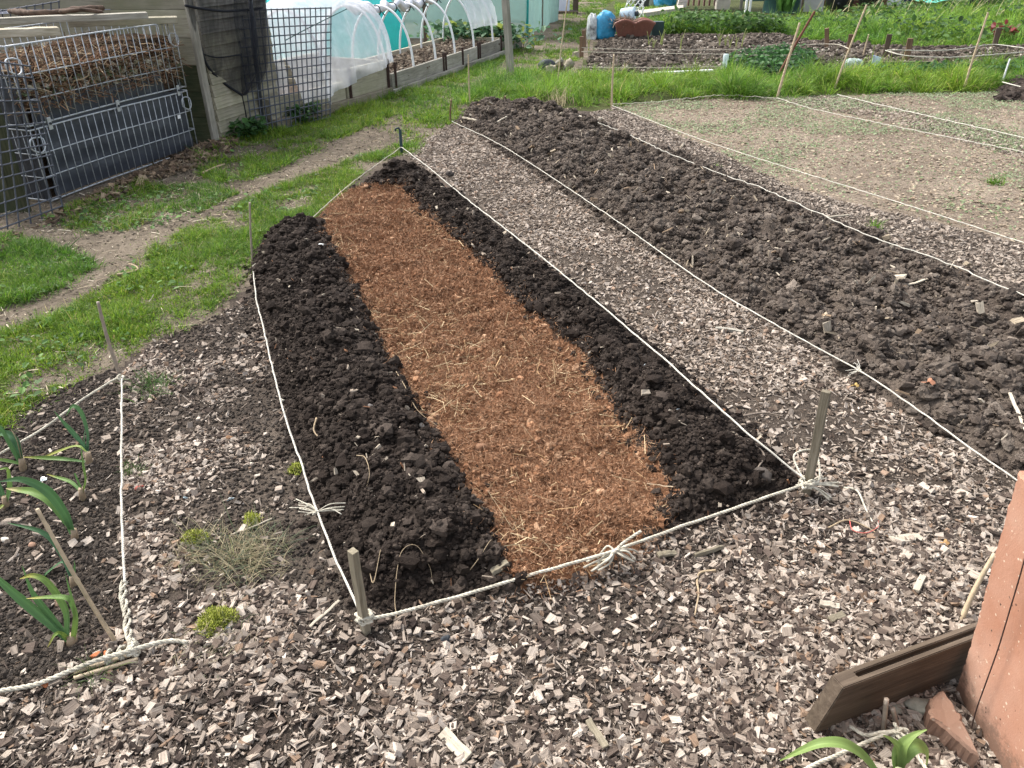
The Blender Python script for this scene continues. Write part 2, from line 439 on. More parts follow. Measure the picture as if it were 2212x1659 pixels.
# ------------------------------------------------------------ scattering tools
def sample_poly(poly, n, fn=None):
    lo, hi = poly.min(0), poly.max(0); out = []; c = 0; it = 0
    while c < n and it < 60:
        P = rng.uniform(lo, hi, (max(2000, n*2), 2)); it += 1
        P = P[sdist(P, poly) > 0]
        if fn is not None: P = P[rng.random(len(P)) < fn(P)]
        out.append(P); c += len(P)
    return np.vstack(out)[:n]
def in_view(P, m=.12):
    """keep what the photo (or a step beside it) could see"""
    fw = P[:, 1]*math.cos(PITCH)+CAMH*math.sin(PITCH)
    return (np.abs(P[:, 0])/fw < 1106/FPX+m) & (P[:, 1] > .75)
def rotmats(n, tilt=.5, flat=True):
    yaw = rng.uniform(0, 2*np.pi, n); ax = rng.normal(0, tilt, n); ay = rng.normal(0, tilt, n)
    def Rz(a): c, s = np.cos(a), np.sin(a); z = np.zeros_like(a); o = z+1; return np.stack([np.stack([c,-s,z],-1), np.stack([s,c,z],-1), np.stack([z,z,o],-1)], 1)
    def Rx(a): c, s = np.cos(a), np.sin(a); z = np.zeros_like(a); o = z+1; return np.stack([np.stack([o,z,z],-1), np.stack([z,c,-s],-1), np.stack([z,s,c],-1)], 1)
    def Ry(a): c, s = np.cos(a), np.sin(a); z = np.zeros_like(a); o = z+1; return np.stack([np.stack([c,z,s],-1), np.stack([z,o,z],-1), np.stack([-s,z,c],-1)], 1)
    return Rz(yaw) @ Rx(ax) @ Ry(ay)
def pick_cols(n, pal, w=None, var=.15):
    pal = np.array(pal); c = pal[rng.choice(len(pal), n, p=w)]
    return c*(1+rng.normal(0, var, (n, 1)))
BOX = np.array([[-1,-1,-1],[1,-1,-1],[1,1,-1],[-1,1,-1],[-1,-1,1],[1,-1,1],[1,1,1],[-1,1,1]], float)*.5
BOXQ = np.array([[0,3,2,1],[4,5,6,7],[0,1,5,4],[1,2,6,5],[2,3,7,6],[3,0,4,7]])
def chip_field(P, L0, L1, name, label, cat, pal, w, lift=.35, tilt=.40, zoff=0.0, thin=1.0, mat=None, power=2.4, stub=.52):
    n = len(P)
    L = L0+(L1-L0)*rng.random(n)**power
    W = L*rng.uniform(.30, .85, n); sp = rng.random(n) > stub; W[sp] = L[sp]*rng.uniform(.10, .3, sp.sum())
    L[sp] *= 1.35
    T = np.minimum(W*rng.uniform(.25, .6, n), .012)*thin
    V = np.repeat(BOX[None], n, 0)+rng.normal(0, .11, (n, 8, 3))
    V[:, [0, 4], 1] += rng.normal(0, .16, (n, 1)); V[:, [1, 5, 2, 6], 0] += rng.normal(0, .12, (n, 4))
    loc = V*np.stack([L, W, T], 1)[:, None, :]
    Rm = rotmats(n, tilt)
    W3 = np.einsum('nij,nvj->nvi', Rm, loc)
    z = height(P[:, 0], P[:, 1])+T*lift+zoff+rng.random(n)*.006
    W3 += np.stack([P[:, 0], P[:, 1], z], 1)[:, None, :]
    c = np.clip(pick_cols(n, pal, w), .01, .8)
    F = (BOXQ[None]+np.arange(n)[:, None, None]*8).reshape(-1, 4)
    uv = loc+rng.uniform(0, 30, (n, 1, 3))
    o = mk(name, W3.reshape(-1, 3), F, mat or M_CHIP, None, {'Col': np.repeat(c, 8, 0), 'uvw': uv.reshape(-1, 3)}, False, False)
    return tag(o, label, cat, None, 'stuff')
def ico(sub):
    bm = bmesh.new(); bmesh.ops.create_icosphere(bm, subdivisions=sub, radius=1.0)
    V = np.array([v.co for v in bm.verts]); F = np.array([[v.index for v in f.verts] for f in bm.faces]); bm.free(); return V, F
ICO = {1: ico(1), 2: ico(2), 3: ico(3), 4: ico(4)}
def lumpy(V, amp, f0, seed, rug=0.0):
    r = np.random.default_rng(seed); d = np.zeros(len(V)); a = amp; f = f0
    for o in range(4):
        for k in range(4):
            q = r.normal(0, 1, 3); q /= np.linalg.norm(q); d += a*.45*np.sin(V @ q*f+r.uniform(0, 6.28))
        a *= .62; f *= 2.0
    return V*(1+d)[:, None]
LUMPS = {s: np.stack([lumpy(ICO[s][0], {1:.30,2:.34,3:.30}[s], {1:2.2,2:3.0,3:3.6}[s], 100*s+k) for k in range(14)]) for s in (1, 2, 3)}
def lump_arrays(P, z, S, sub, squash=(.6, 1.0), tilt=2.0):
    n = len(P); V = LUMPS[sub][rng.integers(0, 14, n)]
    sc = S[:, None]*np.stack([rng.uniform(.75, 1.25, n), rng.uniform(.75, 1.25, n), rng.uniform(*squash, n)], 1)
    V = np.einsum('nij,nvj->nvi', rotmats(n, tilt), V)*sc[:, None, :]
    V = V+np.stack([P[:, 0], P[:, 1], z], 1)[:, None, :]
    nv = V.shape[1]; F = (ICO[sub][1][None]+np.arange(n)[:, None, None]*nv).reshape(-1, 3)
    return V.reshape(-1, 3), F, nv
def clod_field(sets, name, label, cat, pal, w, mat, kind='stuff', lift=.25):
    Vs, Fs, Cs, n0 = [], [], [], 0
    todo = []
    for st in sets:
        P, s0, s1, pw, sub = st[:5]; crumbs = st[5] if len(st) > 5 else 0
        n = len(P); S = s0+(s1-s0)*rng.random(n)**pw
        z = height(P[:, 0], P[:, 1])+S*lift
        todo.append((P, z, S, sub, (.6, 1.0)))
        if crumbs:      # crumbs cling to the bigger clods
            q = np.repeat(np.arange(n), crumbs); d = rng.normal(0, 1, (len(q), 3)); d[:, 2] = np.abs(d[:, 2])*.9-.1; d /= np.linalg.norm(d, axis=1)[:, None]
            r_ = S[q]*rng.uniform(.75, 1.08, len(q))
            todo.append((P[q]+d[:, :2]*r_[:, None], z[q]+d[:, 2]*r_*.8, S[q]*rng.uniform(.14, .42, len(q)), 1, (.7, 1.0)))
    for P, z, S, sub, sq in todo:
        n = len(P)
        V, F, nv = lump_arrays(P, z, S, sub)
        Vs.append(V); Fs.append(F+n0); n0 += len(V); Cs.append(np.repeat(np.clip(pick_cols(n, pal, w), .005, .9), nv, 0))
    o = mk(name, np.vstack(Vs), np.vstack(Fs), mat, None, {'Col': np.vstack(Cs)}, False, False)
    return tag(o, label, cat, None, kind)
# ------------------------------------------------------------ wood chips
CHIP_PAL = [(.46,.39,.32), (.35,.287,.23), (.225,.178,.14), (.125,.094,.074), (.062,.046,.037), (.25,.17,.115)]
CW = [.21, .24, .21, .17, .12, .05]
def clear_beds(P):
    return ((sdist(P, BED_A) < -.01) & (sdist(P, BED_B) < .0) & (sdist(P, TRENCH) < .0)).astype(float)
FRONT = np.vstack([polyG([(-150,1700),(-100,1540),(60,1490),(300,1330),(420,1290),(620,1260),(760,1340),(900,1320),(1110,1290),(1420,1170),(1740,1050),(2300,1050)]), np.array([[2.6,.75],[-1.6,.75]])])
def d_front(P):
    bare = sstep(.42, .58, fbm(P[:, 0]*3.2, P[:, 1]*3.2, 71, 4))
    # thin, dark crumbly ground just below the trench mouth
    c = np.array(G(1180, 1350)[:2]); dd = np.exp(-(((P-c)*np.array([2.2, 5.0]))**2).sum(1)*1.3)
    return clear_beds(P)*(.35+.65*bare)*(1-.75*dd)
P = sample_poly(FRONT, 95000, d_front); P = P[in_view(P)]
chip_field(P, .0035, .0285, 'wood_chips', 'pale weathered wood chips spread thickly over the foreground', 'wood chips', CHIP_PAL, CW)
LEFT = polyG([(258,815),(330,740),(450,690),(545,640),(600,800),(650,960),(700,1140),(760,1330),(560,1300),(430,1290),(290,1390),(265,1250),(262,1000)])
P = sample_poly(LEFT, 12000, lambda P: clear_beds(P)*(.07+.93*sstep(.44, .60, fbm(P[:, 0]*3.4+5, P[:, 1]*3.4, 72, 4)))*(1-.75*sstep(-.30, .0, sdist(P, BED_A))))
chip_field(P, .0035, .027, 'wood_chips', 'sparser wood chips on dark earth between the leeks and the trench bed', 'wood chips', CHIP_PAL, CW)
MID = polyG([(870,335),(940,290),(985,262),(1090,330),(1300,470),(1480,590),(1700,720),(1850,830),(2000,930),(2212,1045),(2240,1060),(1740,1060),(1640,950),(1500,830),(1335,690),(1185,575),(1020,430)])
P = sample_poly(MID, 44000, lambda P: clear_beds(P)*(.30+.70*sstep(.38, .58, fbm(P[:, 0]*3, P[:, 1]*3, 73, 4))))
chip_field(P, .004, .026, 'wood_chips', 'dusty wood chip path between the trench bed and the dug strip', 'wood chips', [(.44,.37,.305), (.37,.305,.245), (.28,.225,.175), (.18,.135,.10), (.09,.065,.05), (.30,.21,.15)], [.26,.28,.2,.13,.08,.05])
RIGHT = polyG([(1250,250),(1330,230),(1480,300),(1700,400),(2212,530),(2500,600),(2500,760),(2212,650),(1750,460),(1560,378),(1420,325)])
P = sample_poly(RIGHT, 22000, lambda P: (sdist(P, BED_B) < 0)*(.4+.6*sstep(.36, .5, fbm(P[:, 0]*3, P[:, 1]*3, 74, 4))))
chip_field(P, .006, .03, 'wood_chips', 'narrow strip of pale wood chips right of the dug soil', 'wood chips', [(.42,.355,.29), (.35,.29,.235), (.27,.22,.175), (.18,.14,.11), (.10,.077,.06)], [.28,.27,.22,.15,.08])
STRIP2 = polyG([(1640,212),(1820,207),(2212,295),(2212,345),(1900,262)])
P = sample_poly(STRIP2, 7000)
chip_field(P, .010, .035, 'wood_chips', 'far pale chip strip between two string lines at the right', 'wood chips', [(.44,.37,.30), (.36,.30,.24), (.28,.225,.175), (.18,.14,.11)], [.3,.3,.25,.15])
# dry litter on the seed bed
P = sample_poly(SEED, 46000, lambda P: .3+.7*fbm(P[:, 0]*2.4, P[:, 1]*2.4, 75, 4)); P = P[in_view(P)]
chip_field(P, .007, .030, 'plant_litter', 'dry tan plant litter covering the seed bed', 'litter', [(.45,.37,.27), (.37,.295,.21), (.28,.215,.15), (.20,.145,.10)], [.3,.35,.25,.1], .4, .2, 0, .4)
# stony far plot
P = sample_poly(FAR, 16000, lambda P: .25+.75*sstep(.4, .6, fbm(P[:, 0]*1.2, P[:, 1]*2.4, 76, 4))); P = P[in_view(P)]
clod_field([(P[:5800], .008, .026, 2.3, 1)], 'pebbles', 'pale pebbles and chips on the far vegetable plot', 'pebbles', [(.50,.44,.37), (.36,.31,.25), (.22,.18,.145)], [.3,.4,.3], M_STONE)
clod_field([(P[5800:], .012, .045, 2.6, 2, 3)], 'soil_clods', 'grey-brown clods on the far vegetable plot', 'soil', [(.10,.081,.064), (.15,.123,.097), (.07,.056,.044)], [.4,.3,.3], M_SOIL)
# ------------------------------------------------------------ clods
bA = lambda P: (sdist(P, TRENCH) < -.01)*1.0*(sdist(P, TRENCH) > -9)
BA2 = BED_A
def near_w(P): return np.clip(1.6/(P[:, 1]), .25, 1)
pa = sample_poly(BA2, 22000, lambda P: bA(P)*near_w(P)); pb = sample_poly(BA2, 9000, bA); pc = sample_poly(BA2, 1700, lambda P: bA(P)*(sdist(P, BED_A) > .05))
# crumbs that rolled over the edges
e = sample_poly(BED_A, 5200, lambda P: bA(P)*((sdist(P, BED_A) < .1) | (sdist(P, TRENCH) > -.07))); e = e+rng.normal(0, .05, e.shape); e = e[sdist(e, TRENCH) < .10]
clod_field([(pa, .003, .009, 1.6, 1), (pb, .006, .015, 1.8, 2), (pc, .014, .034, 2.4, 2, 22), (e, .004, .016, 2.5, 2)], 'soil_clods',
           'near-black moist soil crumbs heaped round the mulch-filled trench', 'soil', [(.028,.0205,.016), (.043,.0325,.0255), (.07,.054,.043)], [.5,.38,.12], M_SOIL)
pa = sample_poly(BED_B, 20000, near_w); pb = sample_poly(BED_B, 9000); pc = sample_poly(BED_B, 3000); pd = sample_poly(BED_B, 750)
e = sample_poly(BED_B, 2500, lambda P: (sdist(P, BED_B) < .1)*1.0); e = e+rng.normal(0, .05, e.shape)
pa, pb, pc, pd, e = [q[in_view(q)] for q in (pa, pb, pc, pd, e)]
clod_field([(pa, .004, .011, 1.6, 1), (pb, .008, .020, 1.7, 2), (pc, .016, .034, 1.8, 2, 18), (pd, .028, .050, 2, 3, 44), (e, .005, .02, 2.5, 2)], 'soil_clods',
           'dry grey-brown clods of the long dug strip', 'soil', [(.095,.075,.060), (.130,.105,.084), (.175,.144,.116), (.068,.053,.042)], [.36,.34,.12,.18], M_SOIL)
# crumbly dark soil of the leek plot and the thin places of the chips
LEEKP = polyG([(-300,1000),(-60,940),(110,850),(250,795),(262,815),(262,1000),(268,1260),(285,1390),(180,1440),(0,1500),(-300,1600)])
q1 = sample_poly(LEEKP, 22000); q2 = sample_poly(LEEKP, 420)
q3 = sample_poly(FRONT, 14000, clear_beds); q3 = q3[in_view(q3)]; q4 = sample_poly(LEFT, 6500, clear_beds)
clod_field([(q1, .002, .0075, 1.8, 1), (q2, .006, .014, 2, 2), (q3, .003, .008, 1.8, 1), (q4, .003, .009, 1.8, 1)], 'soil_crumbs', 'small dark crumbs of earth among the leeks and wood chips', 'soil',
           [(.065,.053,.043), (.095,.078,.063), (.045,.036,.029)], [.45,.3,.25], M_SOIL)
P = sample_poly(LEEKP, 1300)
chip_field(P, .006, .034, 'wood_chips', 'stray wood chips lying on the leek plot', 'wood chips', CHIP_PAL, CW)
P = sample_poly(BED_B, 1100); P = P[in_view(P)]
chip_field(P, .008, .05, 'root_scraps', 'pale stem scraps and chips mixed into the dug strip', 'plant scraps', [(.5,.43,.33), (.38,.31,.22), (.28,.2,.13)], [.4,.4,.2], 2.5, .8, .02, 1, None, 2.5, .25)
P = sample_poly(BED_A, 420, bA)
chip_field(P, .006, .028, 'stone_chips', 'small pale bits scattered over the black soil', 'plant scraps', [(.45,.38,.29), (.32,.26,.2), (.30,.15,.08)], [.45,.4,.15], 1.6, .8, .014)
# ------------------------------------------------------------ strips: fibres, straw, grass
def strips(P, z, L, W, yaw, pitch, curl, c, nseg=2, taper=.25, twist=.5):
    n = len(P); t = np.linspace(0, 1, nseg+1)
    d = np.stack([np.cos(yaw), np.sin(yaw)], 1); side = np.stack([-np.sin(yaw), np.cos(yaw), np.zeros(n)], 1)
    ang = pitch[:, None]-curl[:, None]*t[None, :]
    dl = L/nseg
    cx = np.concatenate([np.zeros((n, 1)), np.cumsum(np.cos(ang[:, :-1])*dl[:, None], 1)], 1)
    cz = np.concatenate([np.zeros((n, 1)), np.cumsum(np.sin(ang[:, :-1])*dl[:, None], 1)], 1)
    C = np.stack([P[:, 0:1]+cx*d[:, 0:1], P[:, 1:2]+cx*d[:, 1:2], z[:, None]+cz], -1)
    tw = rng.normal(0, twist, n)
    nv = np.stack([-np.sin(ang[:, 0])*d[:, 0], -np.sin(ang[:, 0])*d[:, 1], np.cos(ang[:, 0])], 1)
    sv = side*np.cos(tw)[:, None]+nv*np.sin(tw)[:, None]
    wd = W[:, None]*(1-(1-taper)*t[None, :]**1.5)*.5
    A = C-sv[:, None, :]*wd[..., None]; B = C+sv[:, None, :]*wd[..., None]
    V = np.stack([A, B], 2).reshape(n, -1, 3); k = 2*(nseg+1)
    q = np.array([[2*i, 2*i+1, 2*i+3, 2*i+2] for i in range(nseg)])
    F = (q[None]+np.arange(n)[:, None, None]*k).reshape(-1, 4)
    return V.reshape(-1, 3), F, np.repeat(c, k, 0)
def strip_obj(parts, name, label, cat, mat, kind='stuff'):
    n0 = 0; Vs = []; Fs = []; Cs = []
    for V, F, c in parts: Vs.append(V); Fs.append(F+n0); Cs.append(c); n0 += len(V)
    o = mk(name, np.vstack(Vs), np.vstack(Fs), mat, None, {'Col': np.clip(np.vstack(Cs), .005, .95)}, False, False)
    return tag(o, label, cat, None, kind)
# coir
tp = sample_poly(TRENCH, 2600); tq = sample_poly(TRENCH, 9000)
COIR_PAL = [(.33,.18,.10), (.25,.125,.066), (.43,.265,.16), (.15,.072,.036)]
clod_field([(tq, .003, .009, 1.6, 1), (tp[:1500], .006, .018, 2.6, 2, 8)], 'mulch_lumps', 'orange-brown fluffy lumps of the trench mulch', 'mulch', COIR_PAL, [.35,.3,.2,.15], M_COIR)
n = 120000
P = sample_poly(TRENCH, n); P = P+rng.normal(0, 1, P.shape)*np.where(sdist(P, TRENCH) < .09, .035, .012)[:, None]
zz = height(P[:, 0], P[:, 1])
f1 = strips(P, zz+rng.uniform(.0, .016, n), rng.uniform(.006, .030, n), rng.uniform(.0008, .0024, n)*np.clip(P[:, 1]/2.6, 1, 1.8), rng.uniform(0, 6.28, n), rng.normal(.25, .55, n), rng.normal(.3, .9, n), pick_cols(n, COIR_PAL, [.33,.27,.28,.12], .25), 2, .6, 1.2)
strip_obj([f1], 'mulch_fibres', 'short orange-brown fibres covering the trench mulch', 'mulch', M_FIBRE)
n = 1700
P = sample_poly(TRENCH, n, lambda P: .08+.92*sstep(.42, .66, fbm(P[:, 0]*4, P[:, 1]*4, 77, 3))); zz = height(P[:, 0], P[:, 1])
f2 = strips(P, zz+rng.uniform(.008, .022, n), .015+.12*rng.random(n)**3, rng.uniform(.0010, .0034, n), rng.uniform(0, 6.28, n), rng.normal(.08, .22, n), rng.normal(.1, .25, n), pick_cols(n, [(.58,.45,.27), (.48,.35,.20), (.38,.25,.13)], None, .2), 2, .8, .8)
strip_obj([f2], 'straw', 'loose golden straw lying on the orange mulch', 'straw', M_FIBRE)
# ------------------------------------------------------------ grass
def grass(poly, n, h0, h1, w, pal, fn=None, lean=.5, curl=1.0, clump=3.0, seed=80, wts=None, seg=3, view=True, lenvar=True, tufts=0, tr=.05):
    P = sample_poly(poly, n, fn)
    if view: P = P[in_view(P)]
    n = len(P)
    yaw0 = vnoise(P[:, 0]*clump*.9, P[:, 1]*clump*.9, seed+5)*12.6
    tone = np.ones(n); tl = np.ones(n); rel = np.zeros(n)
    if tufts:                      # blades fan out from tuft centres
        T = P[rng.integers(0, n, tufts)]; k = rng.integers(0, len(T), n); pick = rng.random(n) < .8
        R_ = tr*rng.uniform(.5, 1.6, len(T)); d = rng.normal(0, 1, (n, 2))*R_[k][:, None]*.6
        P = np.where(pick[:, None], T[k]+d, P)
        yaw0 = np.where(pick, np.arctan2(d[:, 1], d[:, 0]), yaw0); rel = np.where(pick, np.linalg.norm(d, axis=1)/(R_[k]+1e-6), .5)
        tone = np.where(pick, rng.uniform(.72, 1.25, len(T))[k], 1); tl = np.where(pick, rng.uniform(.6, 1.25, len(T))[k], .7)
    cl = fbm(P[:, 0]*clump, P[:, 1]*clump, seed, 3)
    L = (h0+(h1-h0)*rng.random(n))*(.45+1.1*np.clip((cl-.25)/.5, 0, 1) if lenvar else 1)*tl
    yaw = yaw0+rng.normal(0, .55 if tufts else .9, n)
    pitch = np.clip(rng.normal(1.57-lean*.5-.35*rel, lean*.5, n), .2, 2.3)
    cu = np.abs(rng.normal(curl, curl*.5, n))*np.where(L > .6*h1, 1.15, .7)
    c = pick_cols(n, pal, wts, .16)*tone[:, None]
    g = fbm(P[:, 0]*.9, P[:, 1]*.9, seed+9, 3)[:, None]
    c = c*(1+(g-.5)*np.array([[1.2, .6, .2]]))
    return strips(P, height(P[:, 0], P[:, 1])-.004, L, w*rng.uniform(.6, 1.3, n), yaw, pitch, cu, c, seg, .08, .5)
GP = [(.115,.22,.022), (.165,.29,.026), (.072,.165,.02), (.24,.32,.045), (.38,.34,.14)]
GW = [.35,.32,.2,.10,.03]
def near_d(P): return np.clip(2.6/P[:, 1], .2, 1)
def patchy(s, lo=.42, hi=.56, sc=3.0):
    return lambda P: near_d(P)*sstep(lo, hi, fbm(P[:, 0]*sc, P[:, 1]*sc, s, 4))
G1 = polyG([(-80,515),(60,520),(220,575),(140,625),(0,670),(-120,700)])
G2 = polyG([(-150,790),(0,720),(120,690),(250,600),(400,500),(540,430),(700,370),(810,330),(905,300),(900,335),(845,340),(770,385),(690,475),(620,500),(560,520),(545,590),(450,690),(330,735),(250,790),(120,850),(0,925),(-150,990)])
G3 = polyG([(420,365),(520,290),(600,268),(715,250),(775,225),(850,195),(940,160),(1090,110),(1130,100),(1060,150),(900,225),(790,275),(690,320),(610,365),(540,395),(470,400)])
G4 = polyG([(60,505),(180,440),(300,405),(440,400),(520,420),(420,470),(330,500),(180,520)])
G5 = polyG([(800,270),(860,225),(1000,155),(1130,100),(1190,80),(1215,40),(1235,0),(1240,-40),(1330,-40),(1325,0),(1270,50),(1245,120),(1240,165),(1060,180),(1000,222),(985,250),(930,295),(890,300)])
parts = [grass(G1, 26000, .03, .10, .0042, GP, None, .8, 1.0, 4, 80, GW, tufts=600, tr=.04),
         grass(G2, 95000, .025, .068, .0040, GP, patchy(81, .26, .56, 2.6), .9, 1.0, 4, 82, GW, tufts=2600, tr=.035),
         grass(G4, 9000, .02, .06, .005, GP, patchy(83, .38, .66, 2.6), .9, 1.0, 4, 84, [.3,.25,.2,.15,.1]),
         grass(G3, 42000, .04, .10, .006, GP, patchy(85, .24, .52, 2.0), .8, 1.0, 3, 86, GW, tufts=1500, tr=.05),
         grass(G5, 62000, .03, .09, .008, GP, lambda P: np.clip(6/P[:, 1], .35, 1)*sstep(.28, .54, fbm(P[:, 0]*1.3, P[:, 1]*.8, 87, 3)), .8, 1.0, 2, 88, GW, tufts=1600, tr=.07),
         grass(PATH, 24000, .012, .05, .004, GP, lambda P: near_d(P)*((P[:, 0] > -3.6) & (P[:, 1] > 2))*.8, 1.2, .8, 4, 97, GW)]
strip_obj(parts, 'grass', 'short bright green grass either side of the trodden path', 'grass', M_GRASS)
# long grass
GL = [(.095,.20,.022), (.145,.28,.027), (.19,.34,.036), (.26,.36,.06), (.44,.40,.17)]
BW = [.30,.33,.22,.11,.04]
parts = [grass(BAND, 64000, .10, .29, .0075, GL, lambda P: .15+.85*sstep(.34, .48, fbm(P[:, 0]*1.8, P[:, 1]*1.8, 89, 3)), .7, 1.25, 2.2, 90, BW, 4, tufts=420, tr=.09)]
strip_obj(parts, 'long_grass', 'tufty long grass strip behind the beds', 'grass', M_GRASS)
EDGE = polyG([(1245,165),(1290,85),(1330,75),(1300,60),(1270,55),(1235,120)])
GH = [(.165,.31,.035), (.23,.40,.045), (.12,.24,.03), (.33,.43,.085), (.075,.16,.026)]
parts = [grass(HILL, 78000, .14, .40, .013, GH, lambda P: np.clip((16.5/P[:, 1])**1.2, .15, 1)*(.25+.75*sstep(.33, .5, fbm(P[:, 0]*1.1, P[:, 1]*1.1, 91, 3))), .8, 1.4, 1.3, 92, [.28,.28,.2,.12,.12], 4, tufts=1300, tr=.13),
         grass(polyG([(1330,74),(1410,75),(1700,76),(1640,60),(1480,55),(1370,60)]), 26000, .10, .32, .011, GH, None, .8, 1.3, 1.6, 93, [.28,.28,.2,.12,.12], 4, tufts=400, tr=.11),
         grass(polyG([(1330,50),(1460,52),(1480,15),(1330,5)]), 5000, .06, .16, .012, GH, lambda P: sstep(.45, .6, fbm(P[:, 0]*1.1, P[:, 1]*1.1, 94, 3)), .8, 1.2, 1.6, 93)]
strip_obj(parts, 'rough_grass', 'rough tall grass and weeds on the bank at the back right', 'grass', M_GRASS)
P = sample_poly(HILL, 260, lambda P: sstep(16.5, 18.5, P[:, 1])*(P[:, 0] > 6.5)); z = height(P[:, 0], P[:, 1])+.1; n = len(P)
strip_obj([strips(P, z, rng.uniform(.3, .75, n), np.full(n, .012), rng.normal(.2, .5, n), rng.normal(.95, .25, n), rng.normal(.1, .2, n), pick_cols(n, [(.50,.44,.27), (.40,.34,.2)]), 2, .5)],
          'dead_stalks', 'dry straw-coloured stalks leaning in the weeds on the bank', 'dead stalks', M_FIBRE)
# broad weed leaves on the bank, strawberries, seedlings
def leaf_field(P, z, s0, s1, pal, wts=None, up=.45):
    n = len(P); S = rng.uniform(s0, s1, n)
    base = np.array([[0,0,0],[-.36,.35,.10],[-.3,.8,.08],[0,1.1,-.06],[.3,.8,.08],[.36,.35,.10],[0,.5,-.03]])
    V = base[None]*S[:, None, None]
    V = np.einsum('nij,nvj->nvi', rotmats(n, up), V)+np.stack([P[:, 0], P[:, 1], z], 1)[:, None, :]
    T = np.array([[0,6,1],[1,6,2],[2,6,3],[3,6,4],[4,6,5],[5,6,0]])[:, ::-1]
    F = (T[None]+np.arange(n)[:, None, None]*7).reshape(-1, 3)
    return V.reshape(-1, 3), F, np.repeat(pick_cols(n, pal, wts, .18), 7, 0)
P = sample_poly(HILL, 3200, lambda P: np.clip(17/P[:, 1], .3, 1)*sstep(.48, .6, fbm(P[:, 0]*.8, P[:, 1]*.8, 95, 3))); P = P[in_view(P)]
P2 = sample_poly(polyG([(1410,77),(1700,78),(1660,64),(1500,60)]), 1300)
P = np.vstack([P, P2]); z = height(P[:, 0], P[:, 1])+rng.uniform(.04, .34, len(P))
strip_obj([leaf_field(P, z, .05, .13, [(.075,.15,.04), (.11,.205,.05), (.055,.115,.03)])], 'weeds', 'dark leafy weeds growing through the rough grass bank', 'weeds', M_GRASS)
STRAW = polyG([(1560,150),(1610,138),(1700,128),(1760,140),(1740,165),(1700,172),(1640,166),(1580,163)])
P = sample_poly(STRAW, 1500); z = height(P[:, 0], P[:, 1])+rng.uniform(.03, .19, len(P))
strip_obj([leaf_field(P, z, .04, .085, [(.045,.12,.035), (.07,.17,.045), (.03,.08,.025)], None, .4)], 'strawberry_patch', 'low dark green strawberry plants at the edge of the far plot', 'plants', M_GRASS)
P = sample_poly(polyG([(1850,160),(2150,150),(2230,140),(2230,165),(1900,172)]), 900); z = height(P[:, 0], P[:, 1])+rng.uniform(.03, .14, len(P))
strip_obj([leaf_field(P, z, .04, .09, [(.05,.14,.045), (.085,.19,.06), (.04,.10,.03)], None, .4)], 'weeds', 'low leafy weeds in front of the far board edging', 'weeds', M_GRASS)
P = sample_poly(SEED, 24000, lambda P: .14+.86*sstep(.45, .62, fbm(P[:, 0]*1.5, P[:, 1]*1.5, 96, 4))); P = P[in_view(P)]
z = height(P[:, 0], P[:, 1])+rng.uniform(.008, .022, len(P))
strip_obj([leaf_field(P, z, .009, .026, [(.30,.37,.20), (.36,.42,.26), (.22,.30,.14)], None, .3)], 'seedlings', 'tiny pale green seedlings dotted over the tan seed bed', 'seedlings', M_GRASS)
P = sample_poly(polyG([(560,275),(660,270),(700,255),(640,255),(520,290),(500,310),(580,300)]), 700); z = height(P[:, 0], P[:, 1])+rng.uniform(.03, .17, len(P))
strip_obj([leaf_field(P, z, .03, .075, [(.055,.13,.04), (.08,.18,.045)], None, .4)], 'nettles', 'young nettles at the foot of the grey plastic mesh panel', 'weeds', M_GRASS)
P = np.vstack([sample_poly(q, k) for q, k in ((G2, 1500), (G3, 900), (G4, 700), (G1, 300), (G5, 900))]); P = P[in_view(P)]
P = P[sstep(.45, .6, fbm(P[:, 0]*3, P[:, 1]*3, 98, 3)) > rng.random(len(P))*.9]; z = height(P[:, 0], P[:, 1])+rng.uniform(.008, .03, len(P))
strip_obj([leaf_field(P, z, .012, .04, [(.11,.22,.05), (.16,.28,.07), (.08,.16,.04)], None, .35)], 'clover', 'small broad-leaved weeds and clover in the path grass', 'weeds', M_GRASS)
# little rosettes and tufts that can be told apart
def tuft(px, py, n, h, r, w, pal, label, name='grass_tuft', cat='grass tuft', curl=1.0, group=None, lean=1.0):
    c = np.array(G(px, py)[:2]); P = c+rng.normal(0, r, (n, 2)); z = height(P[:, 0], P[:, 1])-.003
    V, F, C = strips(P, z, h*rng.uniform(.4, 1.1, n), w*rng.uniform(.6, 1.2, n), rng.uniform(0, 6.28, n), np.clip(rng.normal(1.57-.5*lean, .4, n), .15, 2.2), np.abs(rng.normal(curl, .4, n)), pick_cols(n, pal, None, .2), 3, .1)
    o = mk(name, V, F, M_GRASS, None, {'Col': np.clip(C, .01, .9)}); return tag(o, label, cat, group)
DRY = [(.46,.39,.25), (.38,.31,.19), (.25,.25,.12), (.14,.17,.09)]
tuft(530,1205,800,.12,.06,.0026, DRY+[(.42,.36,.22),(.40,.33,.2),(.16,.18,.11),(.10,.13,.08)], 'withered grey-green clump of pulled grass on the chips', lean=2.3, curl=.7)
tuft(430,1190,300,.10,.04,.0026, DRY, 'straw-coloured wisp of dead grass left of the withered clump', lean=2.3, curl=.7)
tuft(470,1375,300,.07,.05,.0024, DRY, 'thin dry grass lying across the yellow moss cushion', lean=2.4, curl=.5)
tuft(205,1465,60,.09,.02,.003, [(.12,.18,.05),(.09,.14,.05)], 'little green grass tuft under the two bamboo offcuts', lean=1.8)
tuft(285,1020,90,.06,.018,.003, [(.08,.16,.04),(.12,.2,.05)], 'small grass tuft beside the left plot string', lean=1.4)
tuft(330,835,220,.10,.05,.004, [(.08,.16,.04),(.12,.2,.05)], 'loose green blades around the foot of the leaning cane', lean=1.6)
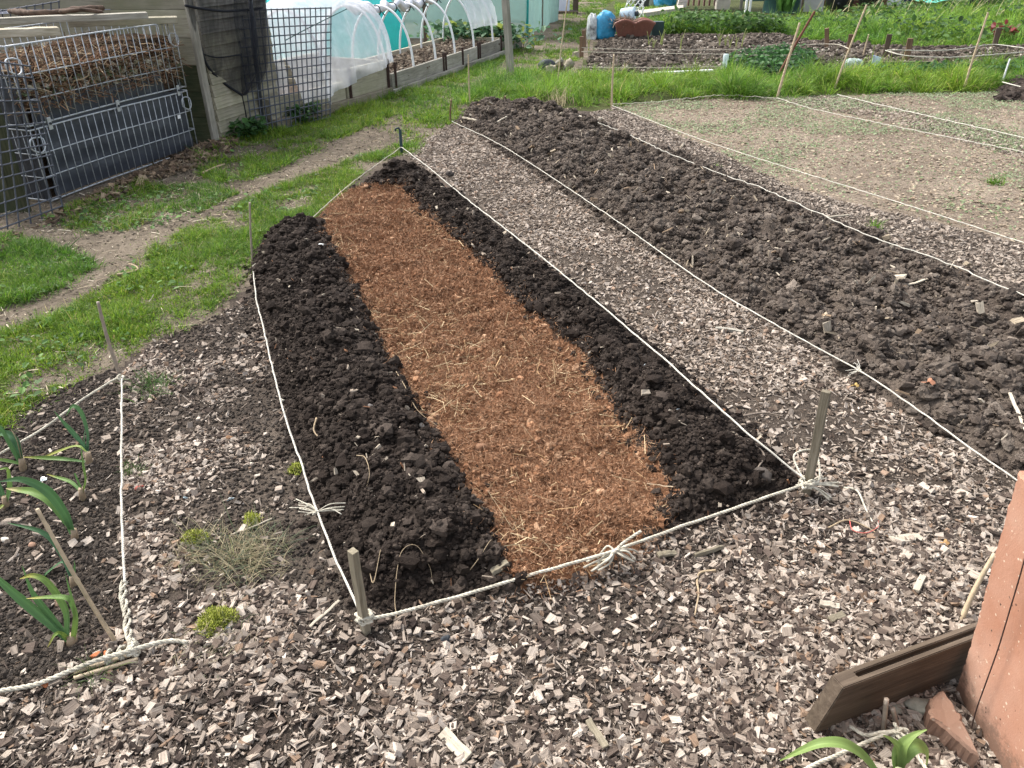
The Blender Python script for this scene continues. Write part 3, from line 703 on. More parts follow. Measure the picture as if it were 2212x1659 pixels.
tuft(1890,495,80,.10,.016,.005, GL[:3], 'small bright tuft beside the string of the dug strip', lean=1.0)
tuft(2150,398,80,.10,.025,.006, GL[:3], 'bright green tuft in the middle of the seed bed', lean=1.0)
tuft(1545,368,60,.08,.016,.005, GL[:3], 'tiny green tuft on the chips near the far string', lean=1.0)
tuft(885,320,220,.10,.07,.005, GL[:3], 'green tuft at the foot of the dark peg', lean=1.0)
tuft(1195,225,160,.22,.10,.006, DRY[:2]+[(.5,.42,.26)], 'dry pale stubble at the far end of the dug strip', lean=1.0, curl=.5)
tuft(1300,405,30,.05,.03,.004, GL[:3], 'tiny tuft', 'grass_tuft') if False else None
# yellow-green moss cushions
def moss(px, py, rx, ry, n, label):
    c = np.array(G(px, py)[:2]); a = rng.uniform(0, 6.28, n); q = np.sqrt(rng.random(n))
    edge = .65+.6*vnoise(np.cos(a)*2+px, np.sin(a)*2+py, 7); P = c+np.stack([np.cos(a)*q*rx*edge, np.sin(a)*q*ry*edge], 1); z = height(P[:, 0], P[:, 1])+.022*(1-q**2)
    V1, F1, C1 = strips(P, z, rng.uniform(.006, .018, n), rng.uniform(.0018, .0035, n), rng.uniform(0, 6.28, n), rng.normal(.9, .5, n), rng.normal(.3, .6, n), pick_cols(n, [(.40,.44,.07), (.30,.34,.05), (.50,.50,.14), (.18,.20,.05)], None, .2), 2, .4)
    o = mk('moss', V1, F1, M_FIBRE, None, {'Col': np.clip(C1, .01, .9)}); tag(o, label, 'moss')
moss(468,1352,.058,.05,2600,'bright yellow-green moss cushion at the end of the thick rope')
moss(425,1170,.045,.03,700,'small yellowish moss patch beside the withered grass clump')
moss(545,1130,.03,.03,400,'faint moss patch under the pale splinter near the knot')
moss(640,1020,.03,.03,350,'dull moss spot at the foot of the black soil bank')
# litter on path and below the compost bin
P = np.vstack([sample_poly(G4, 900), sample_poly(PATH, 11000, lambda P: ((P[:, 1] < 8) & (P[:, 1] > 2) & (P[:, 0] > -3.6))*.6)]); P = P[in_view(P)]; n = len(P)
strip_obj([strips(P, height(P[:, 0], P[:, 1])+.004, .015+.09*rng.random(n)**3, rng.uniform(.002, .006, n), rng.uniform(0, 6.28, n), rng.normal(.02, .1, n), rng.normal(0, .3, n), pick_cols(n, [(.42,.35,.24), (.30,.24,.16), (.55,.48,.36), (.14,.11,.08)]), 2, .8)],
          'straw_litter', 'pale straw bits strewn over the bare earth path', 'litter', M_FIBRE)
P = sample_poly(COMPD, 1600); P = P[in_view(P)]
chip_field(P, .012, .06, 'plant_litter', 'brown compost debris spilled along the foot of the wire bin', 'litter', [(.24,.17,.11), (.16,.11,.075), (.34,.26,.17), (.09,.065,.045)], [.3,.35,.15,.2], .8, .6)
P = sample_poly(PATH, 13000, lambda P: ((P[:, 1] < 9.5) & (P[:, 1] > 2) & (P[:, 0] > -3.6))*.8); P = P[in_view(P)]
clod_field([(P, .003, .010, 2.8, 1)], 'soil_crumbs', 'fine dry crumbs on the bare earth path', 'soil', [(.15,.122,.09), (.22,.18,.135), (.10,.08,.06)], [.4,.4,.2], M_SOIL)
# ------------------------------------------------------------ stakes and canes
def stake(name, bx, by, tx, ty, w, d, mat, label, yaw=.5, dy=0.0, cat='stake', group=None, sink=.06, by_z=None, parent=None):
    b = np.array(G(bx, by)); t = np.array(D(tx, ty, b[1]+dy))
    ax = (t-b)/np.linalg.norm(t-b); b = b-ax*sink
    o = plank(name, b, t, (math.sin(yaw), math.cos(yaw), 0), w, d, mat, parent, .0018, .0015, 6)
    return tag(o, label, cat, group)
stake('wooden_stake', 792,1372, 762,1190, .024, .020, W_STAKE, 'short square wooden stake at the near left corner of the trench bed', .75, .0)
stake('wooden_stake', 1742,1065, 1785,845, .028, .022, W_STAKE, 'tallest near wooden stake leaning right at the right corner of the trench bed', .6, .03)
def cane(bx, by, tx, ty, r, label, mat=None, dy=0.0, nodes=.16, cat='cane', group=None, name='bamboo_cane', bend=.006, Yb=None):
    b = np.array(G(bx, by)); t = np.array(D(tx, ty, b[1]+dy)); L = np.linalg.norm(t-b); ax = (t-b)/L
    n = max(10, int(L/.012)); s = np.linspace(-.05, L, n)
    P = b+ax*s[:, None]; side = np.cross(ax, [0, 1, 0]); P += side*np.sin(s/L*3.1+random.random())[:, None]*bend
    ph = random.random()*nodes; k = np.abs(((s+ph) % nodes)-nodes/2)
    rr = r*(1-.22*s/L)*(1+.28*np.exp(-(k/.006)**2)-.10*np.exp(-((k-.012)/.006)**2))
    mb = MB(); mb.tube(P, rr, 10)
    mb2 = None
    o = mb.obj(name, mat or CANE, None, True)
    return tag(o, label, cat, group)
cane(258,806, 211,652, .0082, 'thick grey cane leaning left where the leek plot meets the grass', CANE_GREY, 0, .14)
cane(548,567, 538,437, .007, 'thin grey cane at the far left corner of the trench bed', CANE_GREY)
cane(258,1396, 78,1100, .0058, 'slender bamboo cane leaning left over the nearest leek', CANE, .05)
cane(973,264, 975,215, .010, 'short brown peg at the far left corner of the dug strip', W_BROWN, 0, .1, 'peg', None, 'wooden_peg')
cane(1016,222, 1011,118, .009, 'upright bamboo cane in the grass beyond the far end of the dug strip')
cane(1203,197, 1226,-4, .009, 'tall thin cane beside the sawn log pieces, running out of the top of the photo')
cane(1322,230, 1326,118, .012, 'straight upright bamboo cane at the far left corner of the seed bed')
cane(1679,213, 1727,49, .016, 'pale leaning bamboo cane crossing the rusty pole', CANE, 0)
cane(1800,199, 1872,10, .013, 'long bamboo cane leaning right in front of the grass bank', CANE, 0)
cane(2081,197, 2134,27, .014, 'tall bamboo cane nearest the right edge of the photo', CANE, 0)
cane(2164,186, 2181,127, .012, 'short white plastic cane beside the dark soil heap', PVC, 0, 9)
cane(1864,126, 1876,74, .012, 'short pale cane among the stakes of the far plot', CANE, 0)
cane(1677,171, 1760,24, .020, 'rusty iron pole leaning right above the strawberry plants', simple('rusty red pole', (.14,.055,.035), .8, .3, 30), 0, 9, 'pole', None, 'iron_pole')
# dark peg with hooked top
mb = MB(); b = np.array(G(868,332)); t = np.array(D(864,280, b[1]))
mb.tube(np.array([b-[0,0,.05], b, t]), .013, 10); mb.tube(catmull([t-[0,0,.006], t+[-.012,0,.012], t+[-.035,-.006,.008], t+[-.04,-.006,-.012]], .005), .008, 8)
tag(mb.obj('ground_peg', simple('dark teal plastic', (.012,.03,.032), .4, .2, 20, 0), None, True), 'dark teal peg with a hooked top where two strings meet', 'peg')
for args in [(1786,107,1786,61,.07,W_BROWN,'brown square stake standing alone left of the leaning ones on the far plot',0),
             (1830,121,1839,74,.07,W_BROWN,'pale brown stake half hidden behind the long bamboo cane',0),
             (1910,126,1922,74,.075,W_DARK,'darkest leaning stake with white string knotted low on it',0),
             (1957,134,1967,83,.08,W_BROWN,'brown stake with white string tied round its middle',0),
             (2146,109,2158,60,.08,W_DARK,'dark brown stake at the right end of the far string fence',0),
             (1256,124,1257,79,.06,W_BROWN,'nearer of the two brown stakes left of the planter',0),
             (1262,100,1261,65,.06,W_BROWN,'farther of the two brown stakes left of the planter',0)]:
    stake('wooden_stake', *args[:4], args[4], args[4]*.8, args[5], args[6], .35, 0, 'stake', 'stakes on the far plot')
# tall post in the middle
post = plank('timber_post', np.array(G(1106,182))-[0,0,.1], np.array(D(1089,-40,10.93)), (.5,.85,0), .078, .075, W_GREY, None, .004, .002, 8)
tag(post, 'tall square grey timber post with a black tie standing in the grass', 'post')
c = np.array(D(1098,50,10.93)); a = np.linspace(0, 6.28, 13)
mb = MB(); u = np.array([.86,-.5,0])*.045; v = np.array([.5,.86,0])*.045
sq = [c+u+v, c+u-v, c-u-v, c-u+v, c+u+v]; mb.tube(catmull(sq, .02), .006, 6); mb.obj('tie', BLACKP, post)
# ------------------------------------------------------------ ropes and strings
def GP_(pts, z=.06): return [G(p[0], p[1], p[2] if len(p) > 2 else z) for p in pts]
def coil(c, r, turns, dz, ax=(0,0,1), n=14, jit=.002):
    a = np.linspace(0, turns*2*np.pi, int(turns*n)); ax = np.array(ax, float)/np.linalg.norm(ax)
    u = np.cross(ax, [.3,.9,.1]); u /= np.linalg.norm(u); v = np.cross(ax, u)
    return np.array(c)+r*(np.cos(a)[:, None]*u+np.sin(a)[:, None]*v)+ax*(dz*a/a[-1])[:, None]+rng.normal(0, jit, (len(a), 3))
def knot(par, c, Rk, r, n=9, mat=None, name='knot', sq=.6):
    P = np.array(c)+rng.normal(0, 1, (n, 3))*np.array([Rk, Rk, Rk*sq])*.6
    mb = MB(); rope_mesh(mb, P, r); return mb.obj(name, mat or ROPE, par, True)
def tails(par, P0, ends, r, mat=None, name='frayed_end', spread=.012):
    for e in ends:
        mb = MB(); P0a = np.array(P0); E = np.array(e)
        for k in range(5):
            q = E+rng.normal(0, spread, 3)*np.array([1, 1, .5])
            mb.tube(catmull([P0a, P0a*.5+q*.5+rng.normal(0, spread*.4, 3)+[0,0,.006], q], .006), np.array(r*.55), 5)
        mb.obj(name, mat or ROPE, par, True)
r1 = rope('rope', GP_([(786,1335),(740,1240),(685,1105,.085),(650,1000,.075),(605,862,.07),(572,720,.06),(553,640,.05),(547,574,.04)]), .0036, ROPE_W, 'white rope along the left side of the trench bed with a frayed knot halfway')
knot(r1, G(685,1105,.085), .014, .0035); tails(r1, G(685,1105,.085), [G(735,1097,.09), G(655,1103,.08), G(645,1090,.07)], .0035)
knot(r1, G(610,864,.07), .008, .003)
r2 = rope('rope', GP_([(1738,1036,.07),(1600,922,.16),(1400,746,.195),(1180,563,.19),(1000,423,.15),(930,365,.13),(868,318,.10)], .115), .0034, ROPE_W, 'white rope along the right side of the trench bed up to the dark peg')
r3 = rope('rope', GP_([(790,1339),(862,1324,.055),(1000,1285,.055),(1150,1241,.062),(1325,1190,.075),(1500,1128,.065),(1738,1046,.055)]), .0050, ROPE, 'thick twisted rope across the near end of the trench with a frayed knot')
kp = np.array(G(1328,1190,.078)); knot(r3, kp, .013, .005, 10)
tails(r3, kp, [G(1280,1232,.045), G(1372,1206,.05), G(1290,1212,.05)], .006, None, 'frayed_end', .014)
mb = MB(); rope_mesh(mb, [kp, np.array(G(1350,1170,.10)), np.array(G(1385,1147,.12))], .0045); mb.obj('rope_tail', ROPE, r3, True)
for c, rr in ((G(789,1338,.055), .019), (G(1742,1046,.045), .021)):
    mb = MB(); rope_mesh(mb, coil(c, rr, 2.6, .018), .0048); mb.obj('rope_loop', ROPE, r3, True)
kq = np.array(G(1742,1048,.05)); knot(r3, kq, .022, .0045, 14)
mb = MB(); rope_mesh(mb, [kq, np.array(G(1715,985,.09)), np.array(G(1760,975,.10)), np.array(G(1770,1035,.06)), kq], .0036); mb.obj('rope_loop', ROPE, r3, True)
tails(r3, kq, [G(1795,1078,.01), G(1778,1030,.04), G(1812,1046,.02)], .0045, None, 'frayed_end', .006)
r4 = rope('rope', GP_([(547,574,.04),(640,503,.06),(750,403,.09),(866,318,.10)]), .0030, ROPE, 'thin rope slanting from the thin grey cane to the dark peg')
r5 = rope('string', GP_([(976,262,.07),(1090,318,.07),(1300,455,.07),(1510,603,.07),(1700,715,.07),(1855,800,.07),(1990,890,.06),(2120,985,.05),(2290,1095,.04)]), .0031, ROPE_W, 'white string along the left edge of the dug strip from the brown peg', 'string')
knot(r5, G(1856,800,.07), .008, .0025); tails(r5, G(1856,800,.07), [G(1843,785,.08), G(1838,808,.05)], .0022, ROPE_W)
rope('string', GP_([(1250,250,.13),(1345,285,.13),(1420,320,.14),(1480,345,.13),(1560,376,.135),(1650,408,.14),(1750,453,.14),(1890,514,.14),(2050,570,.14),(2330,690,.14)], .14), .0030, ROPE_W, 'sagging white string along the right edge of the dug strip', 'string', None, .012)
rope('string', GP_([(1322,228,.06),(1500,296,.06),(1700,362,.05),(1960,443,.05),(2300,553,.05)]), .0030, ROPE_W, 'straight white string along the left edge of the seed bed', 'string')
rope('string', GP_([(1680,212,.06),(1760,236,.05),(1900,266,.04),(2060,298,.04),(2330,352,.04)]), .0034, ROPE_W, 'faint white string across the far side of the seed bed', 'string', None, .008, False)
rope('string', GP_([(1808,204,.05),(1950,238,.05),(2100,272,.05),(2330,324,.05)]), .0042, ROPE_W, 'white string along the farthest chip strip at the right', 'string', None, .008, False)
rope('string', GP_([(1322,226,.04),(1440,218,.03),(1560,206,.05),(1680,212,.05)]), .0045, ROPE, 'slack string lying along the grass edge behind the seed bed', 'string', None, .02, False)
rope('string', [G(1256,112,.22), G(1400,115,.2), G(1560,117,.2), G(1700,119,.2), G(1790,108,.18)], .0045, ROPE, 'far string from the paired stakes across the stony plot', 'string', None, .006, False)
rope('string', [G(1250,145,.08), G(1420,146,.08), G(1560,143,.08), G(1720,138,.1)], .004, ROPE, 'low string across the near side of the stony plot', 'string', None, .006, False)
rope('string', [G(1256,103,.15), G(1420,108,.12), G(1600,106,.12), G(1786,95,.2), G(1838,106,.3)], .0045, ROPE, 'far string running behind the young onions', 'string', None, .006, False)
rope('string', [G(1912,109,.32), G(1957,120,.3), G(2030,124,.27), G(2102,121,.27), G(2240,110,.3)], .006, ROPE_W, 'white string sagging right from the brown stake tied round its middle', 'string', 'strings of the far string fence', .006, False)
rope('string', [G(1917,108,.32), G(2030,109,.3), G(2090,104,.3), G(2148,96,.3), G(2240,108,.3)], .006, ROPE_W, 'white string running to the dark stake at the right end', 'string', 'strings of the far string fence', .006, False)
rope('string', GP_([(2165,177,.09),(2200,186,.12),(2280,205,.12)]), .006, ROPE_W, 'short string tied to the white plastic cane', 'string', None, .0, False)
# ropes of the leek plot
r10 = rope('rope', GP_([(264,815,.05),(263,900,.06),(262,1000,.06),(264,1120,.05),(268,1258,.04)]), .0038, ROPE_W, 'taut white rope running straight down the right side of the leek plot')
mb = MB(); rope_mesh(mb, coil(G(262,818,.045), .011, 2.2, .012), .004); mb.obj('rope_loop', ROPE, r10, True)
br = GP_([(268,1258,.03),(266,1290,.028),(274,1325,.025),(276,1360,.025),(290,1405,.03)])
for k in range(3):
    mb = MB(); Q = catmull(br, .006); s = np.linspace(0, 13, len(Q)); a = s*1.15+k*2.09
    Q = Q+np.stack([np.cos(a)*.0085, np.sin(a)*.0085*.4, np.sin(a)*.006], 1); rope_mesh(mb, Q[::3], .0042); mb.obj('braided_rope', ROPE, r10, True)
rope('rope', GP_([(256,815,.05),(180,862,.05),(95,924,.04),(0,980,.04),(-120,1050,.03)]), .0045, ROPE, 'rope slanting down to the left along the grass edge of the leek plot')
r12 = rope('rope', GP_([(-90,1512,.012),(0,1493,.02),(80,1478,.022),(150,1449,.03),(215,1424,.04),(275,1407,.045),(330,1391,.03),(370,1385,.02),(405,1388,.012)]), .0062, ROPE, 'thick twisted rope curving across the bottom left corner to the moss')
for q, rr, ax in ((G(230,1422,.025), .015, (1,.35,.1)), (G(258,1412,.028), .015, (1,.35,.1)), (G(285,1405,.03), .016, (1,.4,.1))):
    mb = MB(); rope_mesh(mb, coil(q, rr, 1.9, .014, ax), .0048); mb.obj('rope_loop', ROPE, r12, True)
knot(r12, G(285,1400,.035), .018, .0048, 12)
for k, (dy, lab) in enumerate(((0, 'upper of the two split bamboo offcuts bound by the thick rope'), (13, 'lower of the two split bamboo offcuts bound by the thick rope'))):
    p0 = np.array(G(160, 1452+dy, .02)); p1 = np.array(G(298, 1410+dy, .022)); n = 24
    mb = MB(); mb.tube(p0+(p1-p0)*np.linspace(0, 1, n)[:, None], .0058*(1+.06*rng.normal(0, 1, n)), 10)
    tag(mb.obj('bamboo_offcut', CANE, None, True), lab, 'bamboo')
# ------------------------------------------------------------ leeks
LEAF = attr_mat('leek leaf', .55, .35, (6, 700, 1), .35, 60, .0006, .30, 25, .3)
def strap(name, P, w, c0, c1, par, fold=.35, step=.008, tipc=None, broad=.4):
    P = catmull(P, step); n = len(P); T, N, B = frames(P); t = np.linspace(0, 1, n)
    W = w*(.55+.45*np.clip(t/broad, 0, 1))*np.clip((1-t)/.45, 0.04, 1)**.75
    up = np.array([0, -.45, .9]); S = np.cross(T, up); S /= np.linalg.norm(S, axis=1)[:, None]+1e-9
    S = S*np.cos(.35*np.sin(t*3))[:, None]+np.cross(T, S)*np.sin(.5*np.sin(t*3+random.random()*3))[:, None]
    Nn = np.cross(S, T)
    off = np.array([-.5, -.25, 0, .25, .5]); dep = np.abs(off)*2
    V = P[:, None, :]+S[:, None, :]*(off[None, :, None]*W[:, None, None])+Nn[:, None, :]*(dep[None, :, None]*W[:, None, None]*fold*.5)
    k = 5; i = np.arange(n-1)[:, None]*k; j = np.arange(k-1)[None, :]
    Q = np.stack([i+j, i+j+1, i+k+j+1, i+k+j], -1).reshape(-1, 4)
    C = np.array(c0)*(1-t[:, None])+np.array(c1)*t[:, None]
    if tipc is not None: C = C*(1-sstep(.72, .95, t)[:, None])+np.array(tipc)*sstep(.72, .95, t)[:, None]
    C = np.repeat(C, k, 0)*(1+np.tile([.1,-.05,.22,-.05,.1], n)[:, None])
    UVW = np.stack([np.repeat(t*len(t)*step, k), (off[None, :]*W[:, None]).ravel(), np.zeros(n*k)], 1)
    o = mk(name, V.reshape(-1, 3), Q, LEAF, par, {'Col': np.clip(C, .01, .9), 'uvw': UVW}, True)
    return o
GRN = (.075,.165,.06); GR2 = (.11,.225,.07); BLU = (.07,.155,.085); YEL = (.42,.38,.09); LIM = (.20,.30,.06); TAN = (.42,.33,.2)
LEEKS = [
 ((158,1395), 1.35, 'nearest and largest leek, with drooping strap leaves beside the leaning cane', [
   ([(152,1386),(93,1332),(37,1284),(-10,1245),(-50,1222)], .032, GRN, GR2, None), ([(147,1378),(111,1332),(74,1280),(48,1222)], .024, GRN, GR2, None),
   ([(146,1376),(143,1317),(108,1261),(74,1243),(43,1250)], .026, GRN, LIM, YEL), ([(158,1386),(167,1332),(160,1298),(141,1239)], .026, LIM, GR2, None),
   ([(163,1330),(150,1296),(111,1291),(57,1293)], .018, GR2, LIM, YEL), ([(152,1383),(123,1369),(103,1398)], .016, LIM, LIM, YEL)]),
 ((163,1166), 1.0, 'leek with twin arching leaves in the middle of the leek plot', [
   ([(158,1152),(141,1109),(104,1061),(50,1036),(0,1040)], .036, GRN, GRN, None), ([(154,1142),(111,1087),(74,1064),(40,1058),(13,1055)], .034, GR2, LIM, (.5,.42,.2))]),
 ((160,1267), .9, 'thin dark leek behind the leaning cane', [
   ([(156,1252),(130,1191),(93,1150),(15,1129)], .018, BLU, GRN, None), ([(155,1248),(148,1225),(134,1215),(90,1250),(54,1286)], .016, BLU, GR2, None), ([(160,1250),(163,1225),(160,1210)], .014, GRN, GR2, None)]),
 ((193,1000), 1.1, 'farthest right leek, upright with one yellowing leaf lying across', [
   ([(189,972),(159,938),(117,888)], .020, BLU, GRN, None), ([(190,975),(191,934),(179,894),(159,877),(143,898)], .024, BLU, GR2, None),
   ([(188,976),(167,964),(131,974),(76,995)], .016, LIM, YEL, YEL), ([(185,998),(120,990),(46,987)], .018, GR2, LIM, YEL), ([(187,972),(183,950),(184,925)], .012, GRN, BLU, None)]),
 ((50,1012), 1.1, 'left edge leek with a dry tan leaf standing up', [
   ([(46,996),(36,954),(12,936),(-10,940)], .034, BLU, GRN, None), ([(49,996),(40,954),(23,926)], .013, TAN, TAN, None), ([(45,998),(8,930),(-20,915)], .03, GRN, GRN, None), ([(56,1006),(20,996),(-20,990)], .014, GR2, LIM, None)]),
 ((179,1077), 1.0, 'small leek with pale green leaves beside the taut rope', [
   ([(175,1063),(151,1041),(101,1024)], .016, GR2, LIM, YEL), ([(180,1063),(187,1037),(183,1006),(175,964)], .024, LIM, GR2, None), ([(163,1022),(187,1081),(196,1142)], .02, GR2, GR2, None)]),
 ((14,1095), 1.0, 'yellowish leek at the left edge below the dry-leaved one', [
   ([(16,1083),(24,1045),(16,1013),(-12,1018)], .026, GR2, LIM, None), ([(12,1083),(-4,1040),(-20,1000)], .024, GRN, GRN, None), ([(14,1086),(2,1095),(-16,1104)], .014, LIM, YEL, None)])]
for (bx, by), k, lab, leaves in LEEKS:
    b = np.array(G(bx, by)); e = empty('leek_plant', b, lab, 'leek', 'leeks')
    mb = MB(); tp = np.array(D(bx-4, by-22, b[1]))
    mb.tube(np.array([b-[0,0,.02], b, (b+tp)/2, tp]), [.011*k, .0115*k, .010*k, .009*k], 12); mb.obj('stem', simple('leek stem', (.30,.22,.14), .5, .3, 40, .1), e, True)
    for pts, w, c0, c1, tc in leaves:
        off = np.linspace(0, random.uniform(-.05, .06), len(pts))
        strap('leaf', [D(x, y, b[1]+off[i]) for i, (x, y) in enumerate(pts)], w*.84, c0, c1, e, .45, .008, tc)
# ------------------------------------------------------------ bottom right corner
slab_m, n_, l_, b_ = mat_new('terracotta concrete')
co = obj_coord(n_, l_)
bigf = noise(n_, l_, 3.5, 5, .6, co)
cc = ramp(n_, l_, bigf, [(.3, (.35,.16,.095)), (.5, (.41,.22,.147)), (.72, (.46,.285,.205))])
vor = n_.new('ShaderNodeTexVoronoi'); vor.inputs['Scale'].default_value = 85; l_.new(co, vor.inputs['Vector'])
spk = ramp(n_, l_, vor.outputs['Distance'], [(.22, (1,1,1)), (.32, (0,0,0))])
thin = ramp(n_, l_, noise(n_, l_, 60, 2, .5, co), [(.56, (0,0,0)), (.6, (1,1,1))])
spk = mix_rgb(n_, l_, 1.0, spk, thin, 'MULTIPLY')
vc = ramp(n_, l_, noise(n_, l_, 45, 1, .5, co), [(.42, (.10,.055,.04)), (.5, (.6,.45,.33)), (.62, (.62,.5,.38))])
cc = mix_rgb(n_, l_, spk, cc, vc)
tcz = n_.new('ShaderNodeTexCoord'); sx = n_.new('ShaderNodeSeparateXYZ'); l_.new(tcz.outputs['Object'], sx.inputs[0])
mr = n_.new('ShaderNodeMapRange'); l_.new(sx.outputs['Z'], mr.inputs[0]); mr.inputs[1].default_value = .02; mr.inputs[2].default_value = .17; mr.inputs[3].default_value = .62; mr.inputs[4].default_value = 0
spl = n_.new('ShaderNodeMath'); spl.operation = 'ADD'; l_.new(mr.outputs[0], spl.inputs[0]); l_.new(noise(n_, l_, 38, 6, .75, co), spl.inputs[1])
cc = mix_rgb(n_, l_, ramp(n_, l_, spl.outputs[0], [(.70, (0,0,0)), (.92, (.75,.75,.75))]), cc, (.13,.085,.06))
cc = mix_rgb(n_, l_, ramp(n_, l_, noise(n_, l_, 9, 6, .7, co), [(.5, (0,0,0)), (.75, (.45,.45,.45))]), cc, (.27,.17,.125))
l_.new(cc, b_.inputs['Base Color']); b_.inputs['Roughness'].default_value = .85; b_.inputs['Specular IOR Level'].default_value = .2
bump(n_, l_, noise(n_, l_, 160, 4, .7, co), b_, .5, .002)
def rough_slab(name, poly, n_in, thick, mat, jit=.004, seed=1, label=None, cat=None, sub=.01):
    """thick plate from a planar outline (world points), chipped edge"""
    r = np.random.default_rng(seed); pts = []
    m = len(poly)
    for i in range(m):
        a = np.array(poly[i], float); b = np.array(poly[(i+1) % m], float); k = max(1, int(np.linalg.norm(b-a)/sub))
        for q in range(k): pts.append(a+(b-a)*q/k)
    pts = np.array(pts); nn = np.array(n_in, float); nn /= np.linalg.norm(nn)
    e1 = pts[len(pts)//3]-pts[0]; e1 /= np.linalg.norm(e1); e2 = np.cross(nn, e1)
    c = pts.mean(0); rad = pts-c; rad /= np.linalg.norm(rad, axis=1)[:, None]
    f = pts+rad*r.normal(0, jit, (len(pts), 1))
    bk = pts+nn*thick+rad*r.normal(0, jit*1.3, (len(pts), 1))
    inner = f-rad*.007-nn*0.0; edge = f+nn*.006
    bm = bmesh.new()
    A = [bm.verts.new(v) for v in inner]; E_ = [bm.verts.new(v) for v in edge]; Bk = [bm.verts.new(v) for v in bk]
    N = len(A)
    for i in range(N):
        j = (i+1) % N
        bm.faces.new((A[i], A[j], E_[j], E_[i])); bm.faces.new((E_[i], E_[j], Bk[j], Bk[i]))
    bm.faces.new(A[::-1]); bm.faces.new(Bk)
    bmesh.ops.recalc_face_normals(bm, faces=bm.faces)
    me = bpy.data.meshes.new(name); cen = Vector((c[0], c[1], pts[:, 2].min()))
    for v in bm.verts: v.co -= cen
    bm.to_mesh(me); bm.free(); me.materials.append(mat)
    o = bpy.data.objects.new(name, me); COL.objects.link(o); o.location = cen
    if label: tag(o, label, cat)
    return o
slab_o = rough_slab('paving_slab', [(1.085,1.335,.66),(1.10,1.325,.42),(1.122,1.315,.16),(1.132,1.31,-.04),(1.135,.72,-.04),(1.085,.72,.66)], (1,0,.06), .05, slab_m, .0016, 3,
           'terracotta-coloured concrete slab standing on edge in the bottom right corner', 'slab')
P = [D(2230,1190,1.215), D(2205,1245,1.21), D(2180,1320,1.205), D(2150,1400,1.2), D(2143,1470,1.2), D(2120,1535,1.2), D(2108,1590,1.19)]
P = [np.array(q) for q in P]; P = [np.array([1.116-(.0 if q[2] < 0 else q[2]*.07)+.002-.006, q[1], q[2]]) for q in P]
mb = MB(); mb.tube(catmull(P, .01), .0016, 6); tag(mb.obj('wire', RUST, None, True), 'thin rusty wire hanging down the face of the terracotta slab', 'wire')
rough_slab('broken_brick', [G(2008,1506,.06), G(2038,1490,.066), G(2080,1548,.064), G(2116,1632,.045), G(2098,1624,.04), G(2052,1582,.05), G(2010,1550,.056)], (.05,.1,-1), .07, slab_m, .0022, 5,
           'broken wedge of terracotta concrete lying against the slab corner', 'rubble', .008)
# grooved board
bd = empty('grooved_board', (.72,1.19,0), 'thick dark board with a long groove in its top edge, propped behind the terracotta slab', 'board')
d = np.array([.43,.165,0]); d /= np.linalg.norm(d); nrm = np.array([-d[1], d[0], 0]); upv = np.array([.0,0,1.0])+d*.32; upv = upv+nrm*-.02
L = .62; Th = .040; H_ = .158
o0 = np.array([.722,1.178,-.012])
def shear_board():
    mb = MB()
    grid = [0,.055,L-.05,L]; aa = [0, Th*.34, Th*.64, Th]; hh = [0,.88,1.0]
    solid = lambda i, j, k: not (i == 1 and j == 1 and k == 1)
    def c(i, j, k): return o0+d*grid[i]+nrm*aa[j]+upv*H_*hh[k]
    idx = {}
    V = []; Q = []
    def vid(i, j, k):
        if (i, j, k) not in idx: idx[(i, j, k)] = len(V); V.append(c(i, j, k))
        return idx[(i, j, k)]
    for i in range(3):
        for j in range(3):
            for k in range(2):
                if not solid(i, j, k): continue
                for dx, dy, dz, f in ((-1,0,0,((0,0,0),(0,0,1),(0,1,1),(0,1,0))), (1,0,0,((1,0,0),(1,1,0),(1,1,1),(1,0,1))), (0,-1,0,((0,0,0),(1,0,0),(1,0,1),(0,0,1))),
                                      (0,1,0,((0,1,0),(0,1,1),(1,1,1),(1,1,0))), (0,0,-1,((0,0,0),(0,1,0),(1,1,0),(1,0,0))), (0,0,1,((0,0,1),(1,0,1),(1,1,1),(0,1,1)))):
                    a, b2, e = i+dx, j+dy, k+dz
                    if 0 <= a < 3 and 0 <= b2 < 3 and 0 <= e < 2 and solid(a, b2, e): continue
                    Q.append([vid(i+p[0], j+p[1], k+p[2]) for p in f])
    V = np.array(V)
    # local frame so the grain runs along the board
    M = Matrix((Vector(d), Vector(nrm), Vector((0,0,1)))).transposed().to_4x4(); M.translation = Vector(o0)
    Vl = np.stack([(V-o0) @ d, (V-o0) @ nrm, (V-o0)[:, 2]], 1)
    bm = bmesh.new(); vs_ = [bm.verts.new(v) for v in Vl]
    for q in Q: bm.faces.new([vs_[k] for k in q])
    bmesh.ops.recalc_face_normals(bm, faces=bm.faces)
    bmesh.ops.dissolve_limit(bm, angle_limit=.02, verts=bm.verts, edges=bm.edges)
    ed = [e for e in bm.edges if len(e.link_faces) == 2 and e.calc_face_angle(0) > .5]
    bmesh.ops.bevel(bm, geom=ed, offset=.0022, segments=2, affect='EDGES')
    me = bpy.data.meshes.new('plank'); bm.to_mesh(me); bm.free(); me.materials.append(W_BOARD)
    o = bpy.data.objects.new('plank', me); COL.objects.link(o); o.matrix_basis = M; attach(o, bd)
shear_board()
